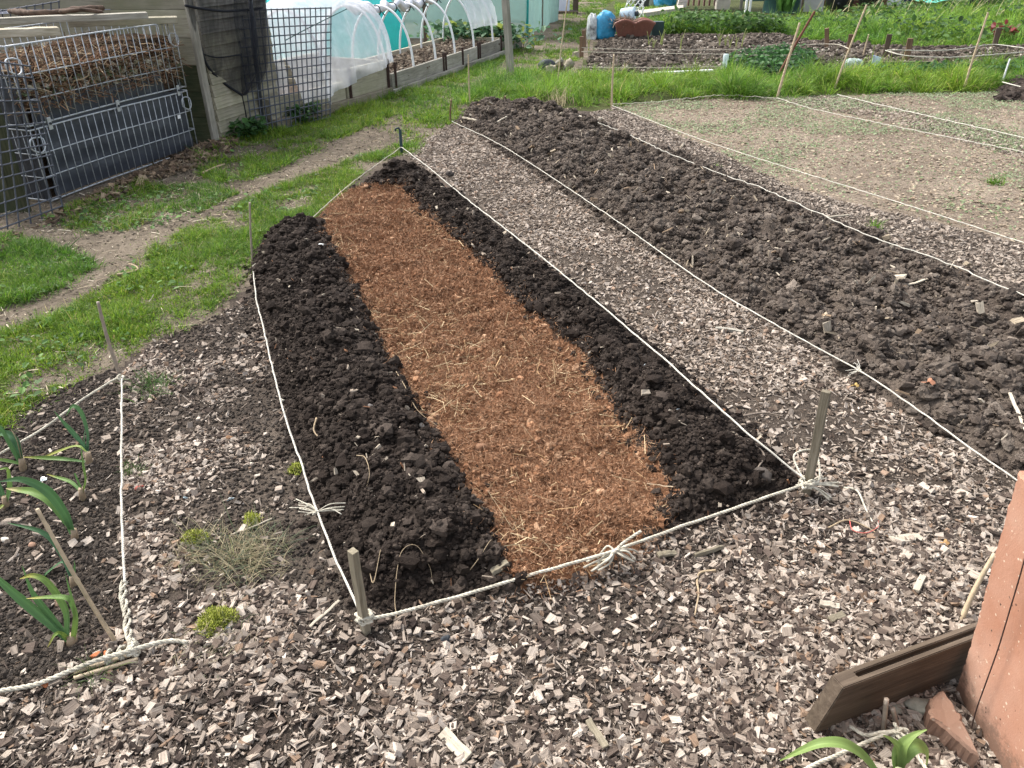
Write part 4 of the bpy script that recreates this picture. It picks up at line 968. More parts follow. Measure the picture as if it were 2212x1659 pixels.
# stones, cane, sticks and rope by the slab
def stone(px, py, s, c, label, name='stone', cat='stone', sq=(1,.8,.6), seed=1, z=None, amp=.22, facet=2.0, rot=None, sub=3):
    V = lumpy(ICO[sub][0], amp, facet, seed)*np.array(sq)*s
    a = rot if rot is not None else random.random()*6.28; ca, sa = math.cos(a), math.sin(a)
    V = V @ np.array([[ca,sa,0],[-sa,ca,0],[0,0,1]])
    g = G(px, py); zz = hz(g[0], g[1]) if z is None else z
    V = V+np.array([g[0], g[1], zz+s*sq[2]*.55])
    C = np.repeat(np.array(c)[None], len(V), 0)
    o = mk(name, V, ICO[sub][1], M_STONE, None, {'Col': C}, True); return tag(o, label, cat)
stone(1985,1525,.030,(.34,.32,.25),'large pale grey flint under the grooved board','stone','stone',(1,.75,.6),31)
stone(1937,1530,.020,(.32,.31,.25),'smaller grey flint left of the large one under the board','stone','stone',(1,.7,.5),32)
stone(2043,1650,.013,(.46,.42,.34),'pale pebble below the broken terracotta wedge','stone','stone',(1,.8,.6),33)
cane(2083,1330, 2147,1195, .0075, 'tan bamboo cane leaning behind the terracotta slab', CANE, .06)
for q in (((1911,1575),(1915,1510),'upright bamboo stub in front of the grooved board'), ((1945,1570),(1928,1530),'short bamboo stub slanting beside the upright one')):
    b = np.array(G(*q[0])); t = np.array(D(*q[1], b[1]+.01)); mb = MB(); mb.tube(np.linspace(b-[0,0,.02], t, 8), .0058, 10); tag(mb.obj('bamboo_stub', CANE_GREY, None, True), q[2], 'bamboo')
r13 = rope('rope', GP_([(1690,1690,.01),(1770,1648,.012),(1830,1622,.014),(1900,1590,.02),(1945,1575,.03),(1965,1590,.025)], .02), .0048, ROPE, 'grey-green twisted rope lying below the grooved board')
rope('rope', GP_([(1835,1570,.012),(1870,1588,.02),(1910,1582,.025),(1950,1588,.03),(1985,1640,.012),(2010,1672,.01)]), .0045, ROPE, 'loose rope end knotted beside the bamboo stubs')
knot(r13, G(1945,1585,.03), .022, .0045, 12)
lp = empty('leek_plant', G(1945,1680), 'broad pale green leek at the bottom right edge, one leaf arching far left', 'leek', 'leeks')
yb = G(1945,1670)[1]
for pts, w in (([(1905,1700),(1880,1655),(1850,1625),(1815,1608),(1772,1607),(1730,1622),(1685,1643)], .030), ([(1940,1690),(1943,1625),(1969,1592),(2002,1576)], .03), ([(1935,1680),(1945,1625),(1930,1600),(1908,1588)], .022), ([(1925,1700),(1945,1640),(1975,1612),(1998,1625),(2000,1670)], .034)):
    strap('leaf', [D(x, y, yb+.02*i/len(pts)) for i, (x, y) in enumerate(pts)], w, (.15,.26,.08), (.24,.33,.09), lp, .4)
mb = MB(); b = np.array(G(1935,1690)); mb.tube(np.array([b-[0,0,.02], b+[0,0,.04]]), .012, 12); mb.obj('stem', LEAF and simple('leek stem pale', (.4,.42,.25), .5, .2, 30, 0), lp, True)
# ------------------------------------------------------------ single stones, chips and scraps one can point at
stone(1040,1003,.026,(.21,.11,.06),'round brown clod lying on the orange mulch','clod','clod',(1,.85,.75),41)
stone(1640,1055,.034,(.085,.07,.058),'big grey-brown clod beside the tall leaning stake','clod','clod',(1,.85,.8),42)
stone(972,382,.035,(.04,.032,.027),'black clod rolled onto the chip path near the dark peg','clod','clod',(1,.9,.8),43)
stone(802,942,.022,(.17,.15,.135),'grey stone on the left soil bank','stone','stone',(1,.8,.7),44)
stone(914,968,.017,(.42,.36,.29),'pale angular stone on the left soil bank beside the mulch','stone','stone',(1,.7,.6),45)
stone(812,1138,.016,(.47,.42,.34),'cream flat stone low on the left soil bank','stone','stone',(1,.8,.4),46)
stone(1452,945,.018,(.36,.40,.42),'blue-grey slate chip on the right soil bank','stone','stone',(1,.75,.25),47)
stone(1388,850,.015,(.40,.45,.48),'small bluish pebble on the right soil bank','stone','stone',(1,.6,.4),48)
stone(1150,566,.022,(.50,.45,.38),'upper of two pale stones on the right soil bank','stone','stone',(1,.8,.7),49)
stone(1150,580,.024,(.55,.49,.40),'lower of two pale stones on the right soil bank','stone','stone',(1,.8,.7),50)
stone(704,592,.026,(.55,.56,.54),'white stone at the far end of the left soil bank','stone','stone',(1,.6,.5),51)
stone(963,1392,.014,(.045,.05,.055),'black glassy flint on the chips below the trench','stone','stone',(1,.8,.8),52)
stone(975,1408,.011,(.20,.25,.24),'grey-green flint just below the black one','stone','stone',(1,.8,.5),53)
stone(497,1370,.009,(.10,.105,.115),'small dark round stone right of the moss cushion','stone','stone',(1,.8,.8),54,None,.1)
stone(495,950,.014,(.26,.14,.07),'brown crumbly lump on the chips left of the trench','clod','clod',(1,.9,.8),55)
stone(302,1058,.016,(.36,.10,.075),'red brick fragment on the chips left of the trench','brick_fragment','brick',(1,.7,.45),56,None,.16)
stone(102,1485,.014,(.50,.17,.07),'small orange tile fragment under the thick rope','tile_fragment','tile',(1,.6,.4),57,None,.15)
stone(72,1183,.013,(.30,.18,.12),'reddish brown pebble in the leek plot','stone','stone',(1,.7,.6),58,None,.12)
stone(13,1170,.016,(.55,.5,.42),'white pebble at the left edge of the leek plot','stone','stone',(1,.6,.6),59,None,.12)
a = np.linspace(0, 6.28, 28, endpoint=False); c = np.array(G(216,1419,.022))
rough_slab('tile_fragment', [c+np.array([math.cos(t)*.032, math.sin(t)*.02, math.sin(t)*.006]) for t in a[:15]], (0,.1,-1), .008, simple('orange tile', (.55,.17,.06), .7, .2, 40), .0005, 6, 'curved orange tile piece half hidden by the thick rope', 'tile', .004)
def chunk(px, py, px2, py2, w, t, label, mat=None, name='wood_chunk', cat='wood piece', lift=.012, warp=.004, bevel=.002):
    a = np.array(G(px, py)); b = np.array(G(px2, py2)); a[2] = hz(a[0], a[1])+lift; b[2] = hz(b[0], b[1])+lift
    o = plank(name, a, b, (rng.normal(0, .2), rng.normal(0, .2), 1), w, t, mat or W_SPLIT, None, bevel, warp, 6); return tag(o, label, cat)
chunk(957,1590, 1012,1650, .030, .010, 'large bleached wood chunk at the bottom centre of the photo')
chunk(1270,1565, 1308,1622, .017, .010, 'long brown-grey wood chunk right of the bleached one', W_STAKE)
chunk(1978,1278, 1995,1245, .018, .012, 'pale split block on the chips right of centre')
chunk(1770,1306, 1812,1316, .022, .010, 'flat pale chip near the board, lying level')
chunk(1790,1345, 1822,1330, .020, .010, 'grey chip block just above the grooved board', W_STAKE)
chunk(1925,1165, 1990,1158, .034, .006, 'broad splintered bark flake on the right', W_SPLIT, 'bark_flake')
chunk(1420,1205, 1460,1198, .024, .009, 'weathered chip beyond the frayed knot', W_STAKE)
chunk(1500,1205, 1560,1190, .014, .012, 'rounded brown stick end below the thick rope', W_STAKE)
chunk(703,960, 714,1003, .011, .008, 'pale twisted wood scrap sticking out of the left soil bank')
chunk(1062,1268, 1098,1255, .022, .014, 'brown stone-like wood block at the mouth of the trench', W_STAKE)
chunk(735,1297+15, 672,1368, .008, .004, 'thin curved bleached splinter left of the near stake')
chunk(500,1163, 590,1130, .006, .004, 'long pale splinter above the withered grass clump')
chunk(2165,895, 2192,990, .012, .007, 'long cream splinter at the right edge on dark soil', None, 'wood_splinter', 'splinter', .03)
chunk(1545,712, 1605,722, .016, .016, 'grey rounded stick on the chip path', W_GREY, 'stick', 'stick')
chunk(1395,1063, 1450,1085, .004, .003, 'long straw lying over the right soil bank', CANE, 'straw_stalk', 'straw')
chunk(1955,632, 2000,628, .012, .008, 'pale stick lying level on the dug strip', W_SPLIT, 'stick', 'stick', .03)
chunk(1920,590, 1950,612, .012, .008, 'short pale stick slanting on the dug strip', W_SPLIT, 'stick', 'stick', .03)
chunk(1780,498, 1830,478, .012, .010, 'pale stick poking over the far string of the dug strip', W_SPLIT, 'stick', 'stick', .05)
chunk(1075,300, 1095,275, .014, .01, 'stick standing out of the far end of the dug strip', W_SPLIT, 'stick', 'stick', .06)
chunk(1000,268, 1030,278, .022, .014, 'bleached wood block at the far left corner of the dug strip', W_SPLIT, 'wood_chunk', 'wood piece', .05)
chunk(1293,295, 1298,275, .022, .018, 'pale upright stub near the far end of the dug strip', W_SPLIT, 'wood_chunk', 'wood piece', .07)
def twig(name, pts, r, mat, label, cat='twig', z=.012, group=None):
    P = np.array([G(*p[:2]) for p in pts]); 
    for i, p in enumerate(pts): P[i, 2] = hz(P[i, 0], P[i, 1])+(p[2] if len(p) > 2 else z)
    P = catmull(P, .006); n = len(P); mb = MB(); mb.tube(P, r*(1-.5*np.linspace(0, 1, n))*(1+.15*(vnoise(np.arange(n)*.4, np.zeros(n), 5)-.5)), 7)
    return tag(mb.obj(name, mat, None, True), label, cat, group)
ROOT = simple('pale root', (.33,.25,.155), .8, .25, 40, .2)
BARK = simple('grey bark', (.20,.16,.125), .9, .35, 40, .4)
twig('twig', [(1580,990),(1640,1018),(1632,1042),(1607,1075)], .005, BARK, 'bent grey twig beside the big clod near the right stake', z=.02)
twig('root', [(1545,1238),(1512,1243),(1505,1262),(1508,1290),(1500,1335)], .0042, ROOT, 'crooked pale root on the chips below the thick rope', 'root')
twig('root', [(858,1345,.004),(856,1312,.02),(872,1262,.03),(904,1246,.03),(930,1264,.02),(936,1282,.004)], .0014, ROOT, 'thin root arching over the soil behind the near rope', 'root')
twig('root', [(790,1275,.03),(803,1280,.03),(812,1300,.03),(830,1258,.04)], .0018, ROOT, 'little dead twig beside the near left stake', 'root', .04)
twig('root', [(1008,1272),(1035,1255,.03),(1060,1235,.05),(1065,1222,.02)], .0015, ROOT, 'fine root curling near the mulch mouth', 'root')
twig('root', [(780,1060,.03),(800,1085,.04),(808,1110,.03),(798,1125,.01)], .0017, ROOT, 'forked fine root on the left soil bank', 'root')
twig('twig', [(690,945,.04),(683,962,.03),(692,975,.02)], .004, ROOT, 'short pale twig upright beside the wood scrap', 'twig')
twig('twig', [(255,601),(285,597),(300,590),(293,582),(280,578)], .008, ROOT, 'curved white twig on the bare path', 'twig', .015)
twig('twig', [(440,383),(465,373),(487,364)], .010, ROOT, 'white stick lying in the grass before the wire bin', 'twig', .03)
twig('twig', [(860,850,.03),(880,890,.03),(905,935,.03),(945,960,.03)], .0017, ROOT, 'long fine root trailing along the left edge of the mulch', 'root')
twig('root', [(1790,1140),(1830,1125),(1880,1143),(1900,1160)], .003, ROOT, 'dry root tuft on the chips at the right', 'root')
twig('wire_scrap', [(1835,1125),(1842,1145),(1870,1152),(1895,1140),(1898,1125)], .0016, simple('red wire', (.55,.12,.10), .5, .1, 20, 0), 'bit of thin red wire curled on the chips', 'wire', .012)
twig('twine', [(1822,1058),(1850,1065),(1870,1100),(1885,1128)], .004, ROPE, 'frayed grey twine end below the right stake', 'twine')
twig('twig', [(1710,800),(1745,795),(1780,812)], .004, BARK, 'thin dark twig near the string of the dug strip')
twig('twig', [(1605,905),(1650,898),(1690,905)], .0045, BARK, 'brown twig on the chip path above the tall stake')
LEAFD = attr_mat('dry leaf', .8, .2, None, .3, 60, .002, .2, 40, .2)
def dead_leaf(px, py, s, c, label):
    g = np.array(G(px, py)); g[2] = hz(g[0], g[1])+.05*(.4 if s < .02 else 1)
    a = np.linspace(0, 6.28, 26, endpoint=False); rr = s*(.65+.35*np.cos(a*5+.5)*(np.abs(np.sin(a*.5))*.6+.4))
    V = np.vstack([[0,0,0], np.stack([np.cos(a)*rr*1.2, np.sin(a)*rr, .35*s*np.sin(a*2)], 1)])+g
    T = [[0, 1+i, 1+(i+1) % 26] for i in range(26)]
    tag(mk('dead_leaf', V, [np.array(T)], LEAFD, None, {'Col': np.repeat(np.array(c)[None], 27, 0)}, True), label, 'leaf')
dead_leaf(1988,886,.027,(.42,.20,.12),'curled orange-brown oak leaf caught on the white string')
dead_leaf(1660,840,.018,(.48,.33,.12),'yellowish dead leaf on the chips left of the string') if False else dead_leaf(1845,842,.018,(.48,.33,.12),'yellowish dead leaf on the chips left of the string')
dead_leaf(2040,1175,.016,(.45,.27,.12),'small orange leaf on the chips near the right edge')
def shard(px, py, s, c, label, m=None):
    g = np.array(G(px, py)); g[2] = hz(g[0], g[1])+.012
    a = np.sort(rng.uniform(0, 6.28, 5)); t = rng.normal(0, .25, 2)
    poly = [g+np.array([math.cos(q)*s, math.sin(q)*s*.7, s*(math.cos(q)*t[0]+math.sin(q)*t[1])]) for q in a]
    rough_slab('glass_shard', poly, (0,0,-1), .003, m or simple('frosted glass', (.42,.52,.54), .15, .1, 20, 0, 0, .5), .0004, 9, label, 'glass', .01)
shard(405,1080,.013,0,'pale blue glass shard on the chips left of the trench'); shard(500,1085,.014,0,'blue glass shard nearest the black soil bank')
shard(93,1035,.014,0,'bluish glass shard between the leek leaves'); shard(118,1172,.010,0,'tiny glass shard below the twin-leaved leek') if False else None
# ------------------------------------------------------------ compost bay at the left
V3 = lambda *a: np.array(a, float)
A_ = V3(-3.326, 5.464, .02); B_ = V3(-2.855, 7.123, .02)
e = (B_-A_)/np.linalg.norm(B_-A_); LN = np.linalg.norm(B_-A_); back = V3(-e[1], e[0], 0); UP = V3(0, 0, 1)
wall = empty('timber_wall', (-4, 7.42, 0), 'tall wall of wide weathered boards behind the wire compost bin, darker and greener low down', 'wall')
for k in range(7):
    w = plank('board', V3(-6.2, 7.42+random.uniform(-.004,.004), .115+.225*k), V3(-2.74+random.uniform(-.02,.02), 7.40, .115+.225*k), (0,0,1), .045, .2235, W_GREEN if k < 3 else W_OLD, wall, .004, .002, 10)  # lowest boards get the darker, greener timber colour
plank('backing', V3(-6.2, 7.46, .80), V3(-2.80, 7.45, .80), (0,0,1), .02, 1.56, W_DARK, wall, 0)
bn = empty('wire_compost_bin', tuple((A_+B_)/2), 'galvanised wire mesh compost bin lined with black sheet and heaped with dry stalks', 'compost bin')
def wire_panel(P0, P1, z0, z1, zs, nv, name='wire_panel', rust=.0):
    mb = MB(); d = (P1-P0); sag = lambda t: V3(0, 0, .008*math.sin(t*5+z0*9))
    for z in zs:
        mb.tube(np.array([P0+d*t+UP*z+sag(t)*.6 for t in np.linspace(-.005, 1.005, 14)]), .0062 if z in (zs[0], zs[-1]) else .0046, 7)
    for i in range(nv+1):
        t = i/nv; j = random.uniform(-.003, .003)
        mb.tube(np.array([P0+d*(t+j)+UP*z0+sag(t)*.6+back*-.004, P0+d*(t+j*.3)+UP*(z0+z1)/2+back*(-.004+random.uniform(-.004,.004)), P0+d*(t+j)+UP*z1+sag(t)*.6+back*-.004]), .0036, 6)
    return mb.obj(name, STEEL, bn, True)
up_z = [.525, .685, .845, 1.03]; lo_z = [.0, .165, .325, .49]
wire_panel(A_, B_, .525, 1.03, up_z, 23); wire_panel(A_, B_, 0, .49, lo_z, 23)
Bk = B_+back*.95; Ak = A_+back*.95
wire_panel(B_, Bk, .525, 1.03, up_z, 12); wire_panel(B_, Bk, 0, .49, lo_z, 12)
wire_panel(A_, Ak, .525, 1.03, up_z, 12); wire_panel(A_, Ak, 0, .49, lo_z, 12); wire_panel(Ak, Bk, .3, 1.03, [.3,.525,.685,.845,1.03], 23)
for t in (.10, .50, .93):
    c = A_+(B_-A_)*t+UP*.508-back*.014
    p = plank('clip', c-UP*.042, c+UP*.042, -back, .034, .005, simple('clip steel', (.5,.52,.54), .4, .1, 20, 0, .5), bn, .002, 0, 2)
    mb = MB(); mb.tube(np.array([c-back*.002, c-back*.011]), .009, 8); mb.obj('bolt', BLACKP, p)
def latch(P, s, z):
    c = P+UP*z; o = -back
    mb = MB(); pts = [c+e*0+o*.0, c+e*s*.09+o*.035, c+e*s*.10+o*.035-UP*.06, c+e*s*.02+o*.03-UP*.10, c-e*s*.03+o*.02-UP*.07, c-e*s*.05+o*.0-UP*.02, c]
    mb.tube(catmull(pts, .02), .0058, 7); mb.obj('latch', STEEL, bn, True)
for P, s in ((A_+e*.04, -1), (B_-e*.03, -1)):
    latch(P, s, .95); latch(P, s, .44)
# liner: slightly wavy sheet behind the wires
nu, nv = 70, 30
uu, vv = np.meshgrid(np.linspace(.05, .985, nu), np.linspace(0, 1, nv), indexing='ij')
topz = np.where(uu < .86, .685+.012*np.sin(uu*9), .52+.03*np.sin(uu*40))
zz = vv*topz+.01
off = .016+.018*(fbm(uu*9, zz*4, 201, 3))+.010*np.sin(zz*38+uu*2)*fbm(uu*3, zz*3, 202, 2)
LV = A_[None]+(B_-A_)[None]*uu.reshape(-1, 1)+UP[None]*zz.reshape(-1, 1)+back[None]*off.reshape(-1, 1)
ii = np.arange(nu-1)[:, None]*nv; jj = np.arange(nv-1)[None, :]
LQ = np.stack([ii+jj, ii+nv+jj, ii+nv+jj+1, ii+jj+1], -1).reshape(-1, 4)
mk('liner', LV, LQ, SHEET, bn, None, True)
mk('side_sheet', np.array([A_-e*-.02, Ak+e*.02, Ak+e*.02+UP*1.0, A_+e*.02+UP*.80]), np.array([[0,1,2,3]]), SHEET, bn)  # flat black sheet closing the left side of the bin
tagp = plank('tag', A_+e*LN*.885+UP*.30-back*.012, A_+e*LN*.905+UP*.30-back*.012, (0,0,1), .003, .03, PVC, bn, 0, 0, 1)
# heap
nu, nv = 60, 40
uu, vv = np.meshgrid(np.linspace(.01, .99, nu), np.linspace(0, 1, nv), indexing='ij')
front = vv < .5; hh = .80+.07*fbm(uu*4, vv*0, 203, 3)+.05*uu
z = np.where(front, hh*vv/.5, hh+.10*np.sin((vv-.5)*3.1)*0+.05*fbm(uu*7, vv*7, 204, 3)); dep = np.where(front, .05+.03*fbm(uu*8, vv*8, 205, 3), .05+(vv-.5)*1.6)
HV = A_[None]+(B_-A_)[None]*uu.reshape(-1, 1)+UP[None]*z.reshape(-1, 1)+back[None]*dep.reshape(-1, 1)
ii = np.arange(nu-1)[:, None]*nv; jj = np.arange(nv-1)[None, :]
HQ = np.stack([ii+jj, ii+nv+jj, ii+nv+jj+1, ii+jj+1], -1).reshape(-1, 4)
hp = empty('compost_heap', tuple((A_+B_)/2+back*.4), 'brown heap of rotting stalks and leaves filling the wire bin', 'compost')
mk('core', HV, HQ, M_GROUND, hp, {'Col': np.repeat(np.array([[.085,.058,.038]]), len(HV), 0)}, True)
n = 6500; t = rng.random(n); zf = rng.uniform(.62, .90, n); dp = rng.uniform(-.0, .05, n)
top_ = rng.random(n) < .45; zf[top_] = .84+.05*t[top_]+rng.uniform(0, .06, top_.sum()); dp[top_] = rng.uniform(.02, .8, top_.sum())
Pt = A_[None]+(B_-A_)[None]*t[:, None]+back[None]*dp[:, None]
S1 = strips(Pt[:, :2], zf, .02+.12*rng.random(n)**2, rng.uniform(.003, .009, n), rng.normal(1.3, .9, n)+np.where(rng.random(n) < .5, 3.14, 0), rng.normal(-.05, .35, n), rng.normal(.1, .5, n), pick_cols(n, [(.30,.17,.10), (.20,.115,.07), (.40,.29,.17), (.12,.075,.05), (.50,.41,.27)], [.3,.25,.2,.15,.10]), 2, .6, .9)
mk('stalks', S1[0], S1[1], M_FIBRE, hp, {'Col': np.clip(S1[2], .01, .9)})['kind'] = 'stuff'
n = 260; t = rng.random(n); Pt = A_[None]+(B_-A_)[None]*t[:, None]+back[None]*.02
LFV = leaf_field(Pt[:, :2], .70+.10*rng.random(n), .02, .055, [(.42,.38,.28), (.30,.28,.2), (.2,.25,.13), (.5,.46,.36)], None, 1.2)
mk('leaves', LFV[0], LFV[1], M_FIBRE, hp, {'Col': np.clip(LFV[2], .01, .9)})['kind'] = 'stuff'
# boards and mesh on top
def top_plank(p0, p1, z, W, H, mat, lab):
    a = V3(*G(*p0, z)); b = V3(*G(*p1, z)); return tag(plank('timber_plank', a, b, (0,0,1), W, H, mat, None, .006, .006, 8), lab, 'plank')
top_plank((-60,76), (127,66), 1.075, .12, .055, W_PALE, 'shortest plank, nearest the front on top of the wire bin')
top_plank((150,50), (384,43), 1.075, .15, .05, W_OLD, 'cracked plank reaching the right corner on top of the wire bin')
top_plank((-60,48), (318,33), 1.135, .10, .045, W_GREY, 'long grey plank lying uppermost across the wire bin')
mb = MB(); q0 = V3(*G(-60,32,1.13)); q1 = V3(*G(300,18,1.13)); q2 = V3(*G(-60,10,1.13)); q3 = V3(*G(260,2,1.13))
for i in range(36):
    t = i/35; mb.tube(np.array([q0+(q1-q0)*t, q2+(q3-q2)*t]), .003, 4)
for i in range(16):
    t = i/15; mb.tube(np.array([q0+(q2-q0)*t, q1+(q3-q1)*t]), .003, 4)
tag(mb.obj('mesh_sheet', simple('grey mesh', (.3,.31,.36), .5, .1, 20, 0), None), 'grey wire mesh sheet lying flat on top of the compost bin', 'mesh')
P = catmull([G(20,24,1.16), G(70,28,1.17), G(120,27,1.17), G(165,20,1.18), G(222,17,1.17)], .02); n = len(P)
mb = MB(); mb.tube(P, .022*(1+.5*(vnoise(np.arange(n)*.45, np.zeros(n), 8)-.5)), 9)
mb.tube(catmull([G(130,25,1.18), G(175,21,1.2), G(220,26,1.16)], .02), .014, 8)
tag(mb.obj('branch', simple('dark bark', (.10,.065,.045), .9, .5, 25, .6), None, True), 'knotty dark brown branch lying on the mesh over the compost bin', 'branch')
def grid_panel(name, TL, TR, BL, BR, nc, nr_, r, mat, label, cat='mesh panel'):
    TL, TR, BL, BR = [np.array(q) for q in (TL, TR, BL, BR)]
    f = lambda u, v: (TL*(1-u)+TR*u)*(1-v)+(BL*(1-u)+BR*u)*v
    mb = MB()
    for i in range(nc+1): mb.tube(np.array([f(i/nc, v) for v in np.linspace(0, 1, 6)]), r, 4)
    for j in range(nr_+1): mb.tube(np.array([f(u, j/nr_) for u in np.linspace(0, 1, 8)]), r*.95, 4)
    for i in range(nc+1):
        for j in range(nr_+1):
            c = f(i/nc, j/nr_); V = ICO[1][0]*r*1.75+c; mb.add(V, None, ICO[1][1])
    return tag(mb.obj(name, mat, None, False), label, cat)
grid_panel('plastic_mesh_panel', D(-70,125,5.0), D(64,143,5.2), D(-60,545,4.7), G(140,466), 8, 14, .0058, GRID_M, 'black plastic mesh panel at the left edge, bent over the corner of the wire bin')
grid_panel('plastic_mesh_panel', D(508,23,7.85), D(715,17,8.75), G(547,293,.01), G(713,252,.01), 17, 14, .0062, GRID_M, 'grey plastic mesh panel standing before the white net tunnel')
grid_panel('plastic_mesh_panel', D(-30,28,7.1), D(127,3,7.2), D(-30,48,7.1), D(128,23,7.2), 9, 1, .006, GRID_M, 'strip of plastic mesh leaning on the boards above the compost bin')
tag(plank('mossy_board', V3(-3.56,5.27,-.02), V3(-3.56,5.29,.86), (1,.1,0), .045, .36, W_GREEN, None, .006, .004, 6), 'mossy yellow-brown upright board behind the mesh panel at the left edge', 'board')
# leaning batten, lapped board wall, net, pole
b = V3(*G(469,319)); t = V3(*D(402,-20,7.18)); tag(plank('timber_batten', b-UP*.05, t, (.6,.8,0), .045, .06, W_GREY, None, .004, .003, 10), 'slim grey batten nailed upright at the end of the wide board wall', 'batten')
lw_ = empty('lapped_wall', (-2.56, 7.8, 0), 'wall of narrow lapped boards with saw-tooth ends behind the black net', 'wall')
W0 = V3(-2.70, 7.30, 0); W1 = V3(-2.40, 8.28, 0); wd = (W1-W0)/np.linalg.norm(W1-W0); wn_ = V3(wd[1], -wd[0], 0)
for k in range(13):
    z = .055+.104*k
    plank('board', W0+UP*z+wn_*random.uniform(-.005,.005)-wd*.0, W1+UP*z+wd*random.uniform(-.01,.03), UP+wn_*-.16, .026, .108, W_OLD if k < 9 else W_GREY, lw_, .003, .002, 8)
plank('corner_post', W1+wd*.03-wn_*.05-UP*.0, W1+wd*.03-wn_*.05+UP*1.4, (1,0,0), .07, .07, W_OLD, lw_, .004)
nt, n_, l_, b_ = mat_new('black net')
b_.inputs['Base Color'].default_value = (.012,.013,.018,1); b_.inputs['Roughness'].default_value = .9
tp = n_.new('ShaderNodeBsdfTransparent'); mx = n_.new('ShaderNodeMixShader'); co = obj_coord(n_, l_, (3.2, 3.2, .7))
f = ramp(n_, l_, noise(n_, l_, 3.0, 6, .65, co, 1.2), [(.34, (.22,)*3), (.66, (.74,)*3)]); l_.new(f, mx.inputs[0]); l_.new(tp.outputs[0], mx.inputs[1]); l_.new(b_.outputs[0], mx.inputs[2]); l_.new(mx.outputs[0], n_['Material Output'].inputs['Surface'])
net = empty('black_net', (-2.5, 7.6, .3), 'sagging black netting gathered to a knot in front of the lapped boards', 'net')
def net_sheet(Lp, Rp, nu, nv, amp, mat, par, nm='mesh', seed=1):
    L_ = catmull(Lp, .03); R_ = catmull(Rp, .03); s = np.linspace(0, 1, nv)
    Li = np.stack([np.interp(s, np.linspace(0, 1, len(L_)), L_[:, k]) for k in range(3)], 1); Ri = np.stack([np.interp(s, np.linspace(0, 1, len(R_)), R_[:, k]) for k in range(3)], 1)
    u = np.linspace(0, 1, nu); V = Li[None]*(1-u)[:, None, None]+Ri[None]*u[:, None, None]
    U, S = np.meshgrid(u, s, indexing='ij')
    V = V+wn_[None, None]*((fbm(U*7, S*2.2, 210+seed, 4)-.5)*amp*np.sin(U*3.14))[..., None]
    ii = np.arange(nu-1)[:, None]*nv; jj = np.arange(nv-1)[None, :]
    Q = np.stack([ii+jj, ii+nv+jj, ii+nv+jj+1, ii+jj+1], -1).reshape(-1, 4)
    return mk(nm, V.reshape(-1, 3), Q, mat, par, None, True)
net_sheet([D(398,-30,7.1), D(402,15,7.1), D(432,95,7.2), D(447,140,7.26), D(478,175,7.45), D(523,206,7.6)], [D(575,-30,7.95), D(572,18,7.95), D(578,90,7.9), D(578,150,7.9), D(560,185,7.8), D(528,207,7.62)], 46, 50, .09, nt, net)
net_sheet([D(505,-30,7.6), D(505,40,7.6), D(518,120,7.6), D(520,170,7.62), D(524,206,7.62)], [D(578,-30,7.92), D(574,40,7.92), D(575,100,7.9), D(572,160,7.85), D(530,206,7.65)], 40, 40, .10, nt, net, 'mesh', 4)
mb = MB(); mb.tube(catmull([D(400,12,7.08), D(430,18,7.2), D(480,24,7.45), D(530,22,7.75), D(566,17,7.95)], .02), .011, 7)
mb.tube(catmull([D(432,95,7.2), D(447,140,7.26), D(478,175,7.45), D(523,206,7.6)], .02), .012, 7)
mb.tube(catmull([D(436,116,7.2), D(470,124,7.4), D(520,118,7.6)], .02), .006, 6)
mb.tube(catmull([D(523,206,7.6), D(530,240,7.62), D(536,275,7.64), D(543,296,7.66)], .02), .006, 6); mb.obj('cord', simple('black cord', (.012,.013,.017), .9, .2, 20, 0), net, True)
mb = MB(); mb.tube(np.array([V3(*G(568,280))-UP*.05, V3(*D(553,130,7.86)), V3(*D(539,-20,7.78))]), .021, 12); tag(mb.obj('pole', simple('dark grey pole', (.07,.075,.088), .5, .25, 20, .1), None, True), 'dark grey pole standing in front of the black net', 'pole')
# ------------------------------------------------------------ raised beds and tunnels
def rstake(P, h, lab=None, par=None):
    o = plank('iron_stake', P-UP*.05, P+UP*h, (.8,.6,0), .030, .012, RUST, par, .001); return o
b0 = empty('raised_bed', (-1.9, 9, 0), 'nearer stepped raised bed of old boards under the white net tunnel', 'raised bed', 'raised beds')
S0 = V3(-2.40, 7.98, 0); S1_ = V3(-1.50, 9.97, 0); sd_ = (S1_-S0)/np.linalg.norm(S1_-S0); sp = V3(-sd_[1], sd_[0], 0)
plank('sleeper', S0+UP*.045, S1_+UP*.045, UP, .10, .09, W_STAKE, b0, .006, .006)
plank('board', S0+sp*.03+UP*.185, S0+sd_*1.28+sp*.03+UP*.185, UP, .05, .19, W_OLD, b0, .005, .004)
plank('board', S0+sp*.03+sd_*1.26+UP*.185, S0+sd_*1.26+sp*.9+UP*.185, UP, .05, .17, W_OLD, b0, .005, .004)
plank('board', S0+sd_*1.32+sp*.03+UP*.245, S1_+sp*.03+UP*.245, UP, .05, .31, W_OLD, b0, .005, .004)
plank('board', S0+sd_*1.32+sp*.03+UP*.245, S0+sd_*1.32+sp*.95+UP*.245, UP, .05, .30, W_OLD, b0, .005, .004)
plank('board', S1_-sd_*.02+sp*.06+UP*.245, S1_-sd_*.02+sp*.95+UP*.245, UP, .05, .30, W_PALE, b0, .005, .004)
plank('board', S0+sp*1.0+UP*.27, S1_+sp*1.0+UP*.27, UP, .05, .34, W_PALE, b0, .005, .004)
for t in (.62, .985): plank('iron_stake', S0+sd_*np.linalg.norm(S1_-S0)*t-sp*.015, S0+sd_*np.linalg.norm(S1_-S0)*t-sp*.015+UP*.42, sp, .012, .035, RUST, b0, .001)
